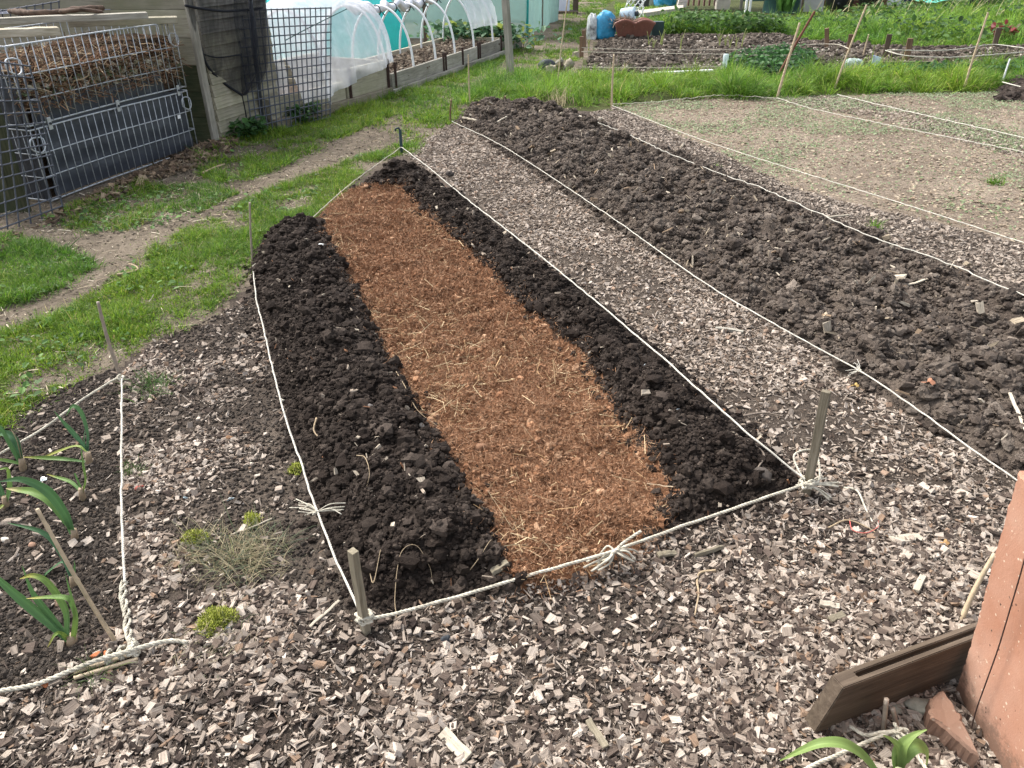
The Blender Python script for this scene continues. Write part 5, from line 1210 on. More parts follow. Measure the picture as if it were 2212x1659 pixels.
mk('soil', np.array([S0+sp*.06+UP*.2, S1_+sp*.06+UP*.22, S1_+sp*.98+UP*.22, S0+sp*.98+UP*.2]), np.array([[0,1,2,3]]), simple('bed soil', (.09,.065,.045), .95, .4, 14, .8), b0)
b1 = empty('raised_bed', (-.9, 12, 0), 'long raised bed with bare white hoops, dry soil and grey board sides', 'raised bed', 'raised beds')
F0 = V3(-1.50, 9.97, 0); F1 = V3(-.19, 13.90, 0); fd = (F1-F0)/np.linalg.norm(F1-F0); fp = V3(-fd[1], fd[0], 0); FL = np.linalg.norm(F1-F0)
for t0, t1, dz in ((.012, .40, 0), (.405, .73, .0), (.735, .995, .0)):
    plank('board', F0+fd*FL*t0+UP*(.125+dz), F0+fd*FL*t1+UP*(.125+dz), UP, .045, .22, W_GREY, b1, .004, .004)
plank('kerb_board', F0-fp*.05+UP*.03, F0+fd*FL*.55-fp*.06+UP*.03, UP, .05, .07, W_GREY, b1, .005, .006)
plank('kerb_board', F0+fd*FL*.60-fp*.07+UP*.03, F0+fd*FL*1.0-fp*.09+UP*.03, UP, .05, .07, W_GREY, b1, .005, .006)
plank('board', F0+fp*.98+UP*.12, F1+fp*.98+UP*.12, UP, .045, .22, W_PALE, b1, .004, .004)
plank('board', F1+fp*.02+UP*.13, F1+fp*.96+UP*.13, UP, .045, .23, W_PALE, b1, .004, .004)
for t in (.03, .395, .415, .57, .725, .745, .985): plank('iron_stake', F0+fd*FL*t-fp*.03, F0+fd*FL*t-fp*.03+UP*(.29 if t > .1 else .36), fp, .014, .032, RUST, b1, .001)
nu, nv = 90, 24; uu, vv = np.meshgrid(np.linspace(.01, .99, nu), np.linspace(.03, .95, nv), indexing='ij')
zz = .10+.10*fbm(uu*16, vv*4, 215, 4)+.04*np.sin(vv*3.1)
SV = F0[None]+fd[None]*FL*uu.reshape(-1, 1)+fp[None]*vv.reshape(-1, 1)+UP[None]*zz.reshape(-1, 1)
ii = np.arange(nu-1)[:, None]*nv; jj = np.arange(nv-1)[None, :]
SQ = np.stack([ii+jj, ii+nv+jj, ii+nv+jj+1, ii+jj+1], -1).reshape(-1, 4)
g_ = fbm(SV[:, 0]*5, SV[:, 1]*5, 216, 3)[:, None]
mk('soil', SV, SQ, M_GROUND, b1, {'Col': np.array([[.07,.05,.036]])+g_*np.array([[.12,.095,.07]])}, True)
n = 2400; k = rng.integers(0, len(SV), n); Pq = SV[k]+rng.normal(0, .02, (n, 3))*[1,1,0]
Va, Fa, nv_ = lump_arrays(Pq[:, :2], Pq[:, 2]+.005, .008+.03*rng.random(n)**2, 2); mk('clods', Va, Fa, M_SOIL, b1, {'Col': np.repeat(pick_cols(n, [(.10,.075,.055), (.16,.125,.09), (.30,.25,.19)], [.5,.35,.15]), nv_, 0)})['kind'] = 'stuff'
b2 = empty('raised_bed', (.1, 14.5, 0), 'low end bed of short grey boards in front of the green cage', 'raised bed', 'raised beds')
plank('board', F1+V3(.03,.1,.09), V3(.16,14.75,.09), UP, .045, .16, W_GREY, b2, .004, .003); plank('board', V3(.16,14.78,.08), V3(-.5,15.05,.08), UP, .045, .15, W_GREY, b2, .004, .003)
plank('iron_stake', V3(.20,14.72,-.04), V3(.20,14.72,.2), (1,0,0), .03, .014, RUST, b2, .001)
# hoops
def hoop(P, perp, w, h, r, label, mat=PVC, group='white tunnel hoops'):
    a = np.linspace(0, np.pi, 40); x = (1-np.cos(a))/2*w; z = np.sin(a)**.72*h
    mb = MB(); mb.tube(np.stack([P+perp*q+UP*(s-.02) for q, s in zip(x, z)]), r, 10)
    return tag(mb.obj('hoop', mat, None, True), label, 'hoop', group)
HB = [((-1.49, 9.98), .95, .98, 'white hoop at the open mouth of the net tunnel'), ((-1.24, 10.68), .95, .93, 'first bare white hoop beyond the net tunnel mouth'), ((-1.03, 11.54), .95, .91, 'second bare white hoop beyond the net tunnel mouth'),
      ((-.80, 12.16), .95, .91, 'third bare white hoop, before the draped net end'), ((-.55, 12.82), .95, .95, 'white hoop at the near edge of the draped net at the far end'), ((-.28, 13.76), .95, .95, 'farthest white hoop under the draped net end')]
for (x, y), w, h, lab in HB: hoop(V3(x, y, .06)+fp*.035, fp, w-.06, h-.04, .0155, lab)
hoop(V3(-2.0, 8.85, .05), sp, .95, .98, .0155, 'white hoop showing through the white net tunnel')
NETW = netting('white fleece net', (.80,.81,.84), .44, .45, 5)
NETR = simple('white bunched net', (.70,.70,.73), .7, .08, 14, .3)
NETT = netting('turquoise net', (.03,.55,.52), .80, .35, 5)
NETG = netting('grey green net', (.24,.40,.36), .70, .3, 4)
def tunnel(name, Ps, perp, w, hs_, a0, a1, mat, par, seed, amp=.05, n=60, m=46, flare=0.0):
    Ps = catmull(np.array(Ps), .1); s = np.linspace(0, 1, n)
    C = np.stack([np.interp(s, np.linspace(0, 1, len(Ps)), Ps[:, k]) for k in range(3)], 1); H_i = np.interp(s, np.linspace(0, 1, len(hs_)), hs_)
    a = np.linspace(a0, a1, m); S, Aa = np.meshgrid(s, a, indexing='ij')
    x = (1-np.cos(Aa))/2*w; z = np.abs(np.sin(Aa))**.72*H_i[:, None]
    d_ = (fbm(S*9, Aa*2.2, seed, 4)-.5)*amp+(fbm(S*26+Aa*3, Aa*5, seed+7, 3)-.5)*amp*.45
    x = x+(x-w/2)*d_*2; z = z*(1+d_*.8)-(.05*np.abs(np.sin(S*np.pi*3)))*np.sin(Aa)*.4+.012
    x = np.where(Aa < .5, x-flare*(.5-Aa)*fbm(S*5, Aa*0, seed+3, 2), x)
    V = C[:, None, :]+perp[None, None]*x[..., None]+UP[None, None]*z[..., None]
    ii = np.arange(n-1)[:, None]*m; jj = np.arange(m-1)[None, :]
    Q = np.stack([ii+jj, ii+m+jj, ii+m+jj+1, ii+jj+1], -1).reshape(-1, 4)
    return mk(name, V.reshape(-1, 3), Q, mat, par, None, True)
tn = empty('net_tunnel', (-2.2, 9, 0), 'white fleece net tunnel stretched over hoops on the nearer bed', 'net tunnel')
tunnel('cover', [V3(-2.27,8.36,.12), V3(-2.05,8.80,.12), V3(-1.78,9.35,.2), V3(-1.47,10.02,.32)], sp, .98, [.95,.98,.96,.70], .02, 3.1, NETW, tn, 221, .10, 70, 46, .25)
ca = np.linspace(.02, 3.1, 30); c0_ = V3(-2.27,8.36,.12); cu_ = np.linspace(0, 1, 10)
CA = np.array([[c0_+sp*((1-math.cos(q))/2*.98*(1-u)+.49*u)-sd_*(.16*math.sin(u*3.1)+.10*u+.05*vnoise(q*4., u*3., 9))+UP*(abs(math.sin(q))**.72*.95*(1-u)+.02*u) for u in cu_] for q in ca])
ii = np.arange(29)[:, None]*10; jj = np.arange(9)[None, :]
mk('end_sheet', CA.reshape(-1, 3), np.stack([ii+jj, ii+10+jj, ii+10+jj+1, ii+jj+1], -1).reshape(-1, 4), NETW, tn, None, True)
mb = MB(); mb.tube(catmull([V3(-1.47,10.02,.30)+sp*(1-math.cos(a))/2*.98+UP*(abs(math.sin(a))**.72*.72) for a in np.linspace(.05, 3.1, 14)], .03), .03*(1+.5*(vnoise(np.arange(400)*.3, np.zeros(400), 9)[:len(catmull([V3(-1.47,10.02,.30)+sp*(1-math.cos(a))/2*.98+UP*(abs(math.sin(a))**.72*.72) for a in np.linspace(.05, 3.1, 14)], .03))]-.5)), 8)
mb.obj('gathered_hem', NETW, tn, True)
mb = MB(); mb.tube(catmull([V3(-2.27,8.4,.78), V3(-2.15,8.6,.84), V3(-1.95,8.8,.93), V3(-1.80,9.3,1.0)], .03), .005, 6); mb.obj('tie_cord', simple('dark green cord', (.02,.07,.06), .8, .2, 20, 0), tn, True)
P = catmull([V3(x, y, .05)+fp*.47+UP*(h-.035) for (x, y), w, h, _ in HB], .03); n = len(P)
P = P+np.stack([np.zeros(n), np.zeros(n), -.05*np.abs(np.sin(np.arange(n)*.21))], 1)+(np.stack([vnoise(np.arange(n)*.25, np.zeros(n)+k, 12) for k in range(3)], 1)-.5)*.05
rl = empty('rolled_net', tuple(P[0]), 'white net rolled up and tied along the top of the bare hoops', 'net')
mb = MB(); mb.tube(P, .046*(1+.6*(vnoise(np.arange(n)*.35, np.zeros(n), 13)-.5)), 10); mb.obj('roll', NETR, rl, True)
for i in range(6, n-4, 16):
    mb = MB(); rope_c = coil(P[i], .065, 1.1, .0, fd, 12, .003); mb.tube(rope_c, .007, 6); mb.tube(np.array([rope_c[0], rope_c[0]+V3(.05,-.02,-.05)]), .007, 5); mb.obj('tie', BLACKP, rl, True)
tunnel('draped_net', [V3(-.60,12.70,.10), V3(-.42,13.3,.10), V3(-.22,13.95,.05)], fp, .92, [.93,.93,.93], .28, 1.7, NETW, None, 223, .10, 40, 30)
tag(bpy.data.objects['draped_net'], 'white net draped over the last two hoops of the long raised bed', 'net')
tq = empty('net_tunnel', (-3, 12, 0), 'bright turquoise net tunnel standing behind the raised beds', 'net tunnel')
ax = V3(.355,.935,0); pq = V3(-.935,.355,0)
tunnel('cover', [V3(-3.45,9.0,.02), V3(-2.6,11.4,.02), V3(-1.72,13.75,.02)], pq, 1.1, [1.0,.9,1.0,.9,.98,.90], .02, 3.12, NETT, tq, 225, .08)
nu = 30; a = np.linspace(0, np.pi, nu); cV = [V3(-1.72,13.75,.02)+pq*(1-math.cos(q))/2*1.1+UP*(math.sin(q)**.72*.9) for q in a]+[V3(-1.72,13.75,.02)+pq*.55]
mk('end_sheet', np.array(cV), np.array([[i, i+1, nu] for i in range(nu-1)]), NETT, tq)
hoop(V3(-2.6,11.4,.02), pq, 1.08, .93, .014, 'pale hoop inside the turquoise net tunnel'); hoop(V3(-3.3,9.4,.02), pq, 1.08, .98, .014, 'nearest pale hoop of the turquoise net tunnel')
for q in ((1000,375,1000,330,0),): pass
cg = empty('net_cage', (.2, 16.5, 0), 'large grey-green netting cage with upright sides behind the raised beds', 'net cage')
def wallnet(A, B, h, nm, mat, seed):
    nu, nv = 60, 24; uu, vv = np.meshgrid(np.linspace(0, 1, nu), np.linspace(0, 1, nv), indexing='ij'); A = V3(*A); B = V3(*B); nn = V3(B[1]-A[1], A[0]-B[0], 0); nn /= np.linalg.norm(nn)
    off = (fbm(uu*14, vv*2, seed, 4)-.5)*.22*(1-.4*vv)
    V = A+(B-A)*uu[..., None]+UP*(vv*h)[..., None]+nn*off[..., None]
    ii = np.arange(nu-1)[:, None]*nv; jj = np.arange(nv-1)[None, :]
    mk(nm, V.reshape(-1, 3), np.stack([ii+jj, ii+nv+jj, ii+nv+jj+1, ii+jj+1], -1).reshape(-1, 4), mat, cg, None, True)
wallnet((-5.5,16.0,.0), (.28,16.45,.0), 1.9, 'front_net', NETG, 231); wallnet((.28,16.45,0), (1.08,20.2,0), 1.9, 'side_net', NETG, 232); wallnet((-5.5,20.5,0), (1.08,20.2,0), 1.9, 'back_net', NETG, 233)
mb = MB()
for x, y in ((.28,16.45), (1.08,20.2), (-2.2,16.3), (.65,18.3)): mb.tube(np.array([V3(x, y, 0), V3(x, y, 1.95)]), .022, 8)
mb.tube(np.array([V3(-5,16.05,1.9), V3(.28,16.45,1.9), V3(1.08,20.2,1.9)]), .018, 8); mb.obj('frame', W_GREY, cg, True)
mb = MB(); mb.tube(np.array([V3(.29,16.43,0), V3(.30,16.43,1.9)]), .03, 8); mb.obj('edge_band', NETT, cg, True)
for x, y, z, lab in ((-2.35,15.2,1.3,'brown post standing before the green cage, left'), (-1.55,15.0,1.3,'dark maroon post before the green cage, right')):
    tag(plank('wooden_post', V3(x, y, -.05), V3(x+.02, y, z), (1,0,0), .06, .06, W_DARK, None, .004), lab, 'post')
n = 900; P = np.stack([rng.normal(-.55, .42, n), rng.normal(14.35, .22, n)], 1)
o = strip_obj([leaf_field(P, rng.uniform(.08, .42, n), .07, .16, [(.09,.19,.10), (.16,.27,.15), (.06,.13,.06), (.30,.36,.08)], [.4,.3,.22,.08], .5)], 'cabbage_leaves', 'grey-green cabbage leaves crowding the far end of the raised bed', 'cabbages', M_GRASS)
wt = empty('water_tank', (1.32, 22.2, 0), 'tall pale lavender plastic tank beyond the green cage', 'tank')
plank('tank_body', V3(1.32,22.25,.02), V3(1.32,22.25,1.2), (0,1,0), .34, .4, simple('pale plastic', (.62,.64,.74), .4, .08, 8, 0), wt, .03); plank('base', V3(1.05,22.1,.03), V3(1.7,22.1,.03), UP, .5, .07, W_DARK, wt, .004)
tag(plank('timber_block', V3(1.66,22.3,0), V3(1.66,22.3,.35), (1,0,0), .10, .14, W_DARK, None, .006), 'dark timber block right of the lavender tank', 'timber')
# sawn logs and a dark lump in the grass
for k, (q0, q1, r, lab) in enumerate([((1187,172),(1186,154),.045,'pale sawn log stub, leftmost of the little log pile'), ((1190,168),(1222,166),.045,'log lying flat at the front of the little log pile'), ((1208,168),(1210,146),.05,'dark split log standing in the middle of the log pile'),
                                 ((1217,163),(1236,143),.05,'pale log leaning right on the log pile'), ((1200,150),(1215,140),.035,'thin branch piece on top of the log pile')]):
    b = V3(*G(*q0)); t = V3(*D(*q1, b[1]+.02)) if k != 1 else V3(*G(*q1))+UP*.05
    if k == 1: b = b+UP*.05
    P = b+(t-b)*np.linspace(0, 1, 8)[:, None]+UP*.07; mb = MB(); mb.tube(P, r*(1+.2*rng.normal(0, 1, 8)), 9); tag(mb.obj('log', [W_PALE, W_PALE, W_DARK, W_PALE, W_GREY][k], None, True), lab, 'log')
stone(1183,150,.14,(.07,.075,.085),'dark grey plastic-wrapped lump in the grass by the log pile','bundle','bundle',(1,.6,.7),61,None,.14)
# ------------------------------------------------------------ far right: planter, shed, tubs
def lathe(name, prof, c, mat, par=None, k=28, smooth=True):
    mb = MB(); prof = np.array(prof, float); a = np.linspace(0, 2*np.pi, k, endpoint=False)
    V = np.stack([np.array([[r*math.cos(t), r*math.sin(t), z] for t in a]) for r, z in prof]).reshape(-1, 3)+np.array(c)
    i = np.arange(len(prof)-1)[:, None]*k; j = np.arange(k)[None, :]; j2 = (j+1) % k
    mb.add(V, np.stack([i+j, i+j2, i+k+j2, i+k+j], -1).reshape(-1, 4)); return mb.obj(name, mat, par, smooth)
def box(name, c, L, W, H, mat, par=None, yaw=0.0, lean=0.0, bev=.01):
    d_ = V3(math.cos(yaw), math.sin(yaw), 0); u = V3(-math.sin(yaw)*math.sin(lean), math.cos(yaw)*math.sin(lean), math.cos(lean))
    c = np.array(c, float); return plank(name, c-d_*L/2+u*H/2, c+d_*L/2+u*H/2, u, W, H, mat, par, bev)
TERRA = simple('terracotta plastic', (.20,.085,.06), .55, .15, 12, .05)
pl = empty('planter', (2.3, 15.9, .1), 'brown terracotta trough planter with a wavy rim at the edge of the far plot', 'planter')
n = 50; xs = np.linspace(-.36, .36, n); wave = .06*np.abs(np.sin((xs+.36)/.72*np.pi*2))
mb = MB(); rows = []
def prow(w0, z, y): return np.stack([xs*w0+2.29, np.full(n, y), np.broadcast_to(z, (n,))], 1)
loop_f = [prow(.80, .08, 15.80), prow(.98, .30+wave-.03, 15.72), prow(1.05, .30+wave, 15.70), prow(1.05, .325+wave, 15.72), prow(.96, .30+wave-.01, 15.75), prow(.9, .2, 15.8)]
V = np.vstack(loop_f); k = n; Q = []
for r_ in range(len(loop_f)-1): Q += [[r_*k+i, r_*k+i+1, (r_+1)*k+i+1, (r_+1)*k+i] for i in range(n-1)]
mb.add(V, Q)
V2 = V.copy(); V2[:, 1] = 2*15.9-V2[:, 1]; mb.add(V2, [q[::-1] for q in Q])
for s, w in ((-1, -.36), (1, .36)):
    mb.add([(2.29+w*.8,15.8,.08), (2.29+w*1.03,15.71,.32), (2.29+w*1.03,16.09,.32), (2.29+w*.8,16.0,.08)], [[0,1,2,3]])
mb.obj('trough', TERRA, pl, True)
mk('earth', np.array([(1.96,15.78,.26), (2.62,15.78,.25), (2.62,16.02,.25), (1.96,16.02,.27)]), np.array([[0,1,2,3]]), simple('planter soil', (.08,.055,.04), .95, .3, 20, .6), pl)
n = 500; P = np.stack([rng.normal(2.12, .11, n), rng.normal(15.88, .07, n)], 1)
o = strips(P, .26+rng.uniform(0, .12, n), rng.uniform(.05, .18, n), rng.uniform(.006, .012, n), rng.uniform(0, 6.28, n), rng.normal(.2, .5, n), rng.normal(.5, .5, n), pick_cols(n, [(.20,.14,.10), (.30,.22,.15), (.12,.085,.06)]), 2, .5)
mk('dead_roots', o[0], o[1], M_FIBRE, pl, {'Col': np.clip(o[2], .01, .9)})['kind'] = 'stuff'
def sack(name, c, sx, sy, sz, mat, label, seed, cat='bag'):
    U = ICO[4][0]; V = lumpy(U, .10, 2.0, seed)
    q = 1-np.abs(2*fbm(U[:, 0]*2.6+U[:, 2]*1.3+seed, U[:, 1]*2.6-U[:, 2]*2.1, seed, 3)-1)*2.2; V = V*(1+.22*(q-.5)[:, None])
    V = np.sign(V)*np.abs(V)**.8*np.array([sx, sy, sz]); V[:, 2] = np.maximum(V[:, 2], -sz*.75); V = V+np.array(c)
    return tag(mk(name, V, ICO[4][1], mat, None, None, True), label, cat)
BLUE = simple('blue plastic bag', (.03,.27,.46), .35, .3, 10, .4, 0, .5, .02)
sack('plastic_bag', (1.78,16.15,.20), .20, .16, .26, BLUE, 'crumpled bright blue plastic bag left of the planter', 71)
bw = simple('black and white film', (.5,.52,.50), .4, .9, 6, .3); sack('plastic_bag', (1.54,16.1,.17), .10, .09, .26, bw, 'black and white plastic bag leaning on the blue bag', 72)
bt = empty('water_bottle', (2.42, 16.9, 0), 'big pale blue water bottle lying with its dark mouth showing behind the planter', 'bottle')
mb = MB(); mb.tube(catmull([(2.2,17.0,.34), (2.30,16.95,.36), (2.44,16.9,.38)], .03), .13, 16); mb.obj('body', netting('pale blue plastic', (.55,.66,.75), .75, .3), bt, True)
mb = MB(); mb.tube(np.array([(2.44,16.9,.38), (2.5,16.87,.39)]), .045, 12); mb.obj('cap', BLACKP, bt, True)
box('storage_box', (2.78,16.15,.05), .22, .2, .26, simple('dark green plastic', (.02,.045,.04), .5, .2, 10, 0)); tag(bpy.data.objects['storage_box'], 'small dark green box right of the planter', 'box')
# white rope net hung over a grey pot
gp = empty('plant_pot', (2.95, 19.4, 0), 'grey plant pot with the white net thrown over it', 'pot')
lathe('pot', [(.0,.0), (.15,.0), (.19,.55), (.22,.55), (.22,.62), (.2,.62), (.19,.5), (0,.5)], (2.95,19.4,.35), simple('grey plastic pot', (.12,.13,.145), .5, .1, 10, 0), gp)
mb = MB(); nn = 13; mm = 22; pts = np.zeros((nn, mm, 3))
for i in range(nn):
    for j in range(mm):
        a = -2.6+2.6*i/(nn-1); rr = .30*(1-.016*j)+.04*math.sin(j*1.3+i*2); z = 1.30-.060*j
        pts[i, j] = (2.73+rr*math.cos(a)+random.uniform(-.02,.02), 19.15+rr*.5*math.sin(a), z+random.uniform(-.015,.015))
for i in range(nn-1):
    for j in range(mm-1):
        q = pts[i, j] if (i+j) % 2 == 0 else pts[i+1, j]; q2 = pts[i+1, j+1] if (i+j) % 2 == 0 else pts[i, j+1]
        mb.tube(np.array([q, (q+q2)/2+[0,0,-.012], q2]), .009, 4, False)
tag(mb.obj('rope_net', PVC, None, True), 'white knotted net hanging in a bunch over the grey pot', 'net')
# paved strip and shed
CONC = simple('pale concrete', (.42,.38,.32), .9, .15, 6, .2)
SL = polyG([(1345,37),(1400,31),(1440,25),(1475,21),(1475,27),(1350,46)])
m_ = len(SL); mb = MB(); V = np.vstack([np.hstack([SL, np.full((m_,1), .03)]), np.hstack([SL, np.full((m_,1), .12)])])
bm = bmesh.new(); lo = [bm.verts.new(v) for v in V[:m_]]; hi = [bm.verts.new(v) for v in V[m_:]]
bm.faces.new(hi)
for i in range(m_): bm.faces.new((lo[i], lo[(i+1) % m_], hi[(i+1) % m_], hi[i]))
bmesh.ops.recalc_face_normals(bm, faces=bm.faces); me = bpy.data.meshes.new('pavement'); bm.to_mesh(me); bm.free(); me.materials.append(CONC)
o = bpy.data.objects.new('pavement', me); COL.objects.link(o); tag(o, 'pale concrete strip in front of the red shed', 'pavement', None, 'structure')
sh = empty('garden_shed', (5.2, 23.9, 0), 'old shed with peeling dark red planks and a white brick corner', 'shed')
REDW = wood('peeling red planks', (.10,.035,.03), (.15,.06,.05), (.42,.36,.32), .7)
for k in range(8): plank('wall_plank', V3(4.86+.145*k,23.6,.08), V3(4.86+.145*k,23.6,2.0), (0,1,0), .03, .139, REDW, sh, .004)
WB = simple('white painted brick', (.55,.49,.45), .85, .2, 8, .3)
for k in range(9): box('corner_brick', (4.66+.02*(k % 2),23.5,.05+.115*k), .24, .15, .108, WB, sh, 0, 0, .006)
plank('roof', V3(4.4,24.3,2.1), V3(6.2,24.3,2.1), (0,.2,1), 1.6, .06, W_DARK, sh, .01)
box('locker', (4.0,24.6,.0), .62, .4, .75, simple('cream metal', (.48,.47,.40), .6, .1, 8, 0), None, 0, 0, .01); tag(bpy.data.objects['locker'], 'cream metal locker left of the shed', 'locker')
sack('plastic_bag', (4.35,24.2,.2), .28, .2, .25, BLUE, 'blue sheet bundle by the shed corner', 73)
tb = empty('plant_tub', (5.55, 22.8, .2), 'dark round tub with drooping grass on a block in front of the shed', 'plant tub')
lathe('tub', [(0,0), (.18,0), (.21,.22), (.23,.26), (.20,.26), (.19,.2), (0,.2)], (5.55,22.8,.30), BLACKP, tb); box('block', (5.6,22.75,.05), .36, .2, .24, CONC, tb)
def foliage(name, c, n, rad, h, L0, L1, w, pal, par, lean=.9, curl=1.2, leafy=False):
    P = np.array(c)[:2]+rng.normal(0, rad, (n, 2)); z = c[2]+rng.uniform(0, h, n)
    if leafy: V, F, C = leaf_field(P, z, L0, L1, pal, None, .7)
    else: V, F, C = strips(P, z, rng.uniform(L0, L1, n), w*rng.uniform(.7, 1.3, n), rng.uniform(0, 6.28, n), np.clip(rng.normal(1.57-.5*lean, .4, n), -.2, 2.4), np.abs(rng.normal(curl, .4, n)), pick_cols(n, pal, None, .2), 4, .15)
    return mk(name, V, F, M_GRASS, par, {'Col': np.clip(C, .01, .9)})
foliage('foliage', (5.5,22.75,.55), 160, .08, .05, .15, .35, .012, [(.08,.15,.05), (.12,.2,.06)], tb)
pp = empty('white_posts', (6.1,21.9,0), 'pair of white painted posts beside the green slats', 'post')
for x in (6.0, 6.1): plank('post', V3(x,21.9,0), V3(x,21.9,1.9), (0,1,0), .05, .06, PVC, pp, .004)
sl_ = empty('slatted_bin', (6.6,23.4,0), 'grey-framed bin with dark green slats', 'bin')
for k in range(14): plank('slat', V3(6.3,23.4,.25+.1*k), V3(6.95,23.4,.25+.1*k), (0,.3,1), .02, .085, simple('green paint', (.03,.10,.08), .6, .15, 8, 0), sl_, .003)
for x in (6.27, 6.98): plank('side_post', V3(x,23.4,0), V3(x,23.4,1.7), (0,1,0), .07, .06, W_GREY, sl_, .004)
cb = empty('compost_converter', (7.1,22.0,0), 'tall dark green plastic compost converter behind the chard', 'compost bin')
GRB = simple('bottle green plastic', (.012,.05,.045), .4, .2, 8, .05, 0, .5)
lathe('body', [(.47,0), (.44,.5), (.46,.52), (.42,.56), (.36,1.0), (.30,1.15), (0,1.15)], (7.0,22.2,.02), GRB, cb); lathe('lid', [(.0,1.24), (.2,1.23), (.31,1.2), (.31,1.14)], (7.0,22.2,.02), GRB, cb)
ch = empty('chard_plant', (6.6,20.6,.1), 'large glossy green leafy plant in front of the compost converter', 'plant')
for k in range(26):
    a = random.uniform(0, 6.28); l = random.uniform(.35, .6); c0 = V3(6.62+.12*math.cos(a), 20.8+.12*math.sin(a), .15); d1 = V3(math.cos(a), math.sin(a), 0)
    strap('leaf', [c0, c0+d1*l*.25+UP*l*.6, c0+d1*l*.6+UP*l*.9, c0+d1*l*.95+UP*l*.75], .13, (.08,.19,.04), (.12,.26,.06), ch, .3, .06)
bd2 = empty('leaning_boards', (7.9,22.4,0), 'pale grey sheets of board leaning beside the compost converter', 'board')
box('sheet', (7.75,22.6,.0), .95, .04, 1.1, simple('pale board', (.38,.38,.34), .85, .12, 5, .1), bd2, -.1, .2, .004); box('strip', (7.6,22.35,.0), .06, .03, .8, W_DARK, bd2, -.1, .2, .003)
wb = empty('water_butt', (8.9,22.9,0), 'tall black water butt behind the black flower pot', 'water butt')
lathe('barrel', [(0,0), (.33,0), (.38,.5), (.36,1.0), (.38,1.02), (.38,1.08), (0,1.1)], (8.75,22.9,.05), BLACKP, wb); mb = MB(); mb.tube(np.array([V3(8.6,22.56,.2), V3(8.6,22.48,.2)]), .025, 8); mb.obj('tap', BLACKP, wb)
fp_ = empty('flower_pot', (9.2,21.9,.1), 'wide black flower pot with a leafy plant on the bank', 'flower pot')
lathe('pot', [(0,0), (.26,0), (.33,.42), (.36,.42), (.36,.48), (.32,.48), (.3,.4), (0,.4)], (9.15,21.9,.22), simple('charcoal pot', (.045,.045,.05), .5, .15, 10, 0), fp_)
foliage('foliage', (9.15,21.9,.65), 260, .20, .35, .06, .13, .02, [(.09,.16,.05), (.14,.22,.07), (.06,.11,.035)], fp_, leafy=True)
for x in (9.0, 9.3):
    mb = MB(); mb.tube(np.array([V3(x,21.9,.6), V3(x+.05,21.9,1.35)]), .012, 7); mb.obj('cane', CANE, fp_, True)
box('crate', (9.95,22.0,.22), .42, .3, .36, simple('navy crate', (.02,.035,.08), .5, .2, 10, 0), None, .1, 0, .01); tag(bpy.data.objects['crate'], 'navy blue crate right of the black flower pot', 'crate')
sack('plastic_bag', (9.62,21.6,.33), .16, .12, .16, simple('white plastic', (.6,.62,.63), .5, .15, 8, .2), 'white plastic bag beside the navy crate', 74)
fz = empty('red_fence', (9.5,23.9,0), 'low red-brown plank fence at the back right', 'fence')
for k in range(9): plank('rail', V3(7.6,23.95,.12+.16*k), V3(12.2,24.1,.12+.16*k), UP, .025, .15, wood('red brown fence', (.09,.04,.025), (.15,.07,.045), (.2,.10,.07), .6) if k == 0 else bpy.data.materials['red brown fence'], fz, .004)
for x in (7.6, 9.9, 12.2): plank('post', V3(x,24.05,0), V3(x,24.05,1.5), (1,0,0), .08, .08, W_DARK, fz, .004)
n_u, n_v = 40, 24; uu, vv = np.meshgrid(np.linspace(0, 1, n_u), np.linspace(0, 1, n_v), indexing='ij')
X = 10.1+1.7*uu; Y = 20.9+.9*vv; Zt = .32+(.62*uu)*np.sin(vv*2.6)*.9+.14*(fbm(uu*6, vv*6, 241, 4)-.4)+.12*uu
ii = np.arange(n_u-1)[:, None]*n_v; jj = np.arange(n_v-1)[None, :]
tag(mk('green_tarpaulin', np.stack([X, Y, Zt], -1).reshape(-1, 3), np.stack([ii+jj, ii+n_v+jj, ii+n_v+jj+1, ii+jj+1], -1).reshape(-1, 4), simple('turquoise netting pile', (.08,.40,.30), .6, .3, 8, .5), None, None, True), 'heap of turquoise green netting on the bank at the back', 'netting')
sack('dark_bundle', (12.2,22.0,.35), .55, .3, .36, BLACKP, 'black plastic bundle right of the turquoise netting', 75, 'bundle')
tk = empty('water_trough', (13.4,22.0,.2), 'wide dark navy tub at the top of the bank', 'tub'); lathe('tub', [(0,0), (.5,0), (.62,.55), (.66,.56), (.66,.62), (.6,.6), (.55,.3), (0,.3)], (13.6,22.0,.30), simple('navy tub', (.03,.037,.055), .4, .15, 8, 0), tk); lathe('rim', [(.62,.56), (.68,.57), (.68,.61), (.62,.62)], (13.6,22.0,.30), BLACKP, tk)
bush = empty('bush', (16.2,22.5,0), 'dark green bush at the top right corner', 'bush')
foliage('leaves', (16.0,22.3,.2), 1800, .45, .9, .07, .15, .02, [(.04,.10,.03), (.07,.15,.04)], bush, leafy=True)
mb = MB(); mb.tube(np.array([V3(16,22.3,0), V3(16.05,22.3,.8)]), [.04,.015], 8); mb.obj('stem', BARK, bush, True)
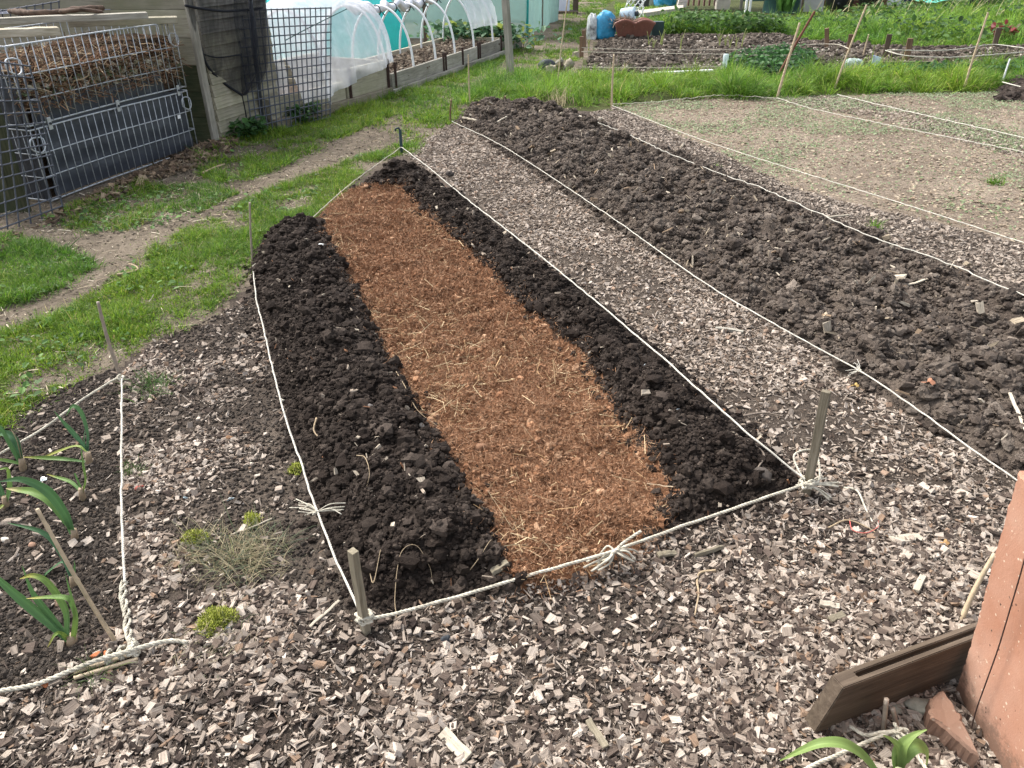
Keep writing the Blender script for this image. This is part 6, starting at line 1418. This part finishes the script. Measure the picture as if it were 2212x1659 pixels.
# ------------------------------------------------------------ far plot furniture
wp = plank('white_plank', V3(*G(1412,158,.03)), V3(*G(1540,152,.05)), UP, .07, .025, PVC, None, .003); tag(wp, 'thin white plank lying across the chips of the far plot', 'plank')
g = V3(*G(1563,161)); bo = empty('plastic_bottle', g, 'clear plastic bottle upended on a stick by the strawberry plants', 'bottle')
lathe('body', [(.012,.02), (.014,.05), (.034,.09), (.037,.13), (.032,.155), (.037,.18), (.037,.235), (.028,.25), (0,.252)], g+V3(0,0,.02), netting('clear plastic', (.66,.76,.76), .62, .4), bo)
mb = MB(); mb.tube(np.array([g-UP*.05, g+UP*.15]), .006, 6); mb.obj('stick', CANE, bo)
g0 = V3(*G(1815,152,.0)); g1 = V3(*G(2016,152,.0)); tag(plank('edging_board', g0+UP*.06, g1+UP*.06, UP, .035, .13, W_STAKE, None, .004, .004), 'low brown edging board with a pale top behind the grass strip', 'board')
g = V3(*G(1888,153)); sg = empty('plant_label', g, 'ribbed pale blue plastic plant label on a short stick', 'plant label')
for k in range(4): box('panel', g+V3(-.045+.03*k,0,.08), .027, .012, .13-.008*k, simple('pale blue plastic', (.33,.42,.60), .5, .1, 10, 0) if k == 0 else bpy.data.materials['pale blue plastic'], sg, 0, 0, .003)
mb = MB(); mb.tube(np.array([g-UP*.05, g+UP*.1]), .012, 6); mb.obj('stick', PVC, sg)
sack('plastic_sheet', V3(*G(1838,152))+UP*.06, .13, .09, .10, netting('cloudy plastic', (.6,.72,.68), .6, .4), 'cloudy clear plastic sheet bunched beside the plant label', 76, 'plastic sheet')
box('timber_offcut', V3(*G(1243,125)), .10, .06, .09, W_PALE, None, .9, 0, .004); tag(bpy.data.objects['timber_offcut'], 'small pale timber offcut beside the paired brown stakes', 'timber')
box('blue_tray', V3(*G(2160,156)), .50, .25, .05, simple('dark blue tray', (.02,.06,.10), .5, .2, 10, 0), None, .05, 0, .01); tag(bpy.data.objects['blue_tray'], 'dark blue tray lying in the weeds at the far right', 'tray')
k0 = 0
for px, py in [(1206+v*.2232, y*.2232+1) for v, y in ((295,480),(870,470),(915,505),(985,470),(1000,465),(1180,500),(1555,480),(1610,495),(1655,500),(1715,480),(1770,485))]:
    g = V3(*G(px, py)); on = empty('onion_plant', g, 'thin yellowing onion shoot in the row on the far plot', 'onion', 'young onions on the far plot')
    for s in range(3):
        a = random.uniform(-.5, .5); h = random.uniform(.16, .36); mb = MB(); mb.tube(catmull([g-UP*.02, g+V3(.02*a,0,h*.5), g+V3(.16*a,0,h)], .03), [.012*(1-.8*q) for q in np.linspace(0, 1, len(catmull([g-UP*.02, g+V3(.02*a,0,h*.5), g+V3(.16*a,0,h)], .03)))], 6)
        mb.obj('leaf', bpy.data.materials.get('onion leaf') or simple('onion leaf', (.30,.34,.10), .5, .2, 10, 0), on, True)
# small dark heap at the right edge
HP = polyG([(2150,218),(2165,190),(2212,172),(2330,172),(2330,232),(2212,222)])
q = sample_poly(HP, 2600); dq = np.clip(sdist(q, HP)/.5, 0, 1)
Va, Fa, nv_ = lump_arrays(q, height(q[:, 0], q[:, 1])+.20*dq*rng.random(len(q))**.4, .014+.04*rng.random(len(q))**2, 2)
tag(mk('soil_heap', Va, Fa, M_SOIL, None, {'Col': np.repeat(np.clip(pick_cols(len(q), [(.045,.034,.028), (.07,.055,.045)]), .01, .5), nv_, 0)}), 'dark soil heap at the right edge beside the white cane', 'soil heap', None, 'stuff')
foliage('red_leaf_plant', V3(*G(2166,92))+UP*.05, 60, .10, .25, .08, .14, .02, [(.22,.04,.04), (.14,.12,.05)], None, leafy=True); tag(bpy.data.objects['red_leaf_plant'], 'small red-leaved plant behind the dark stake at the right end', 'plant')
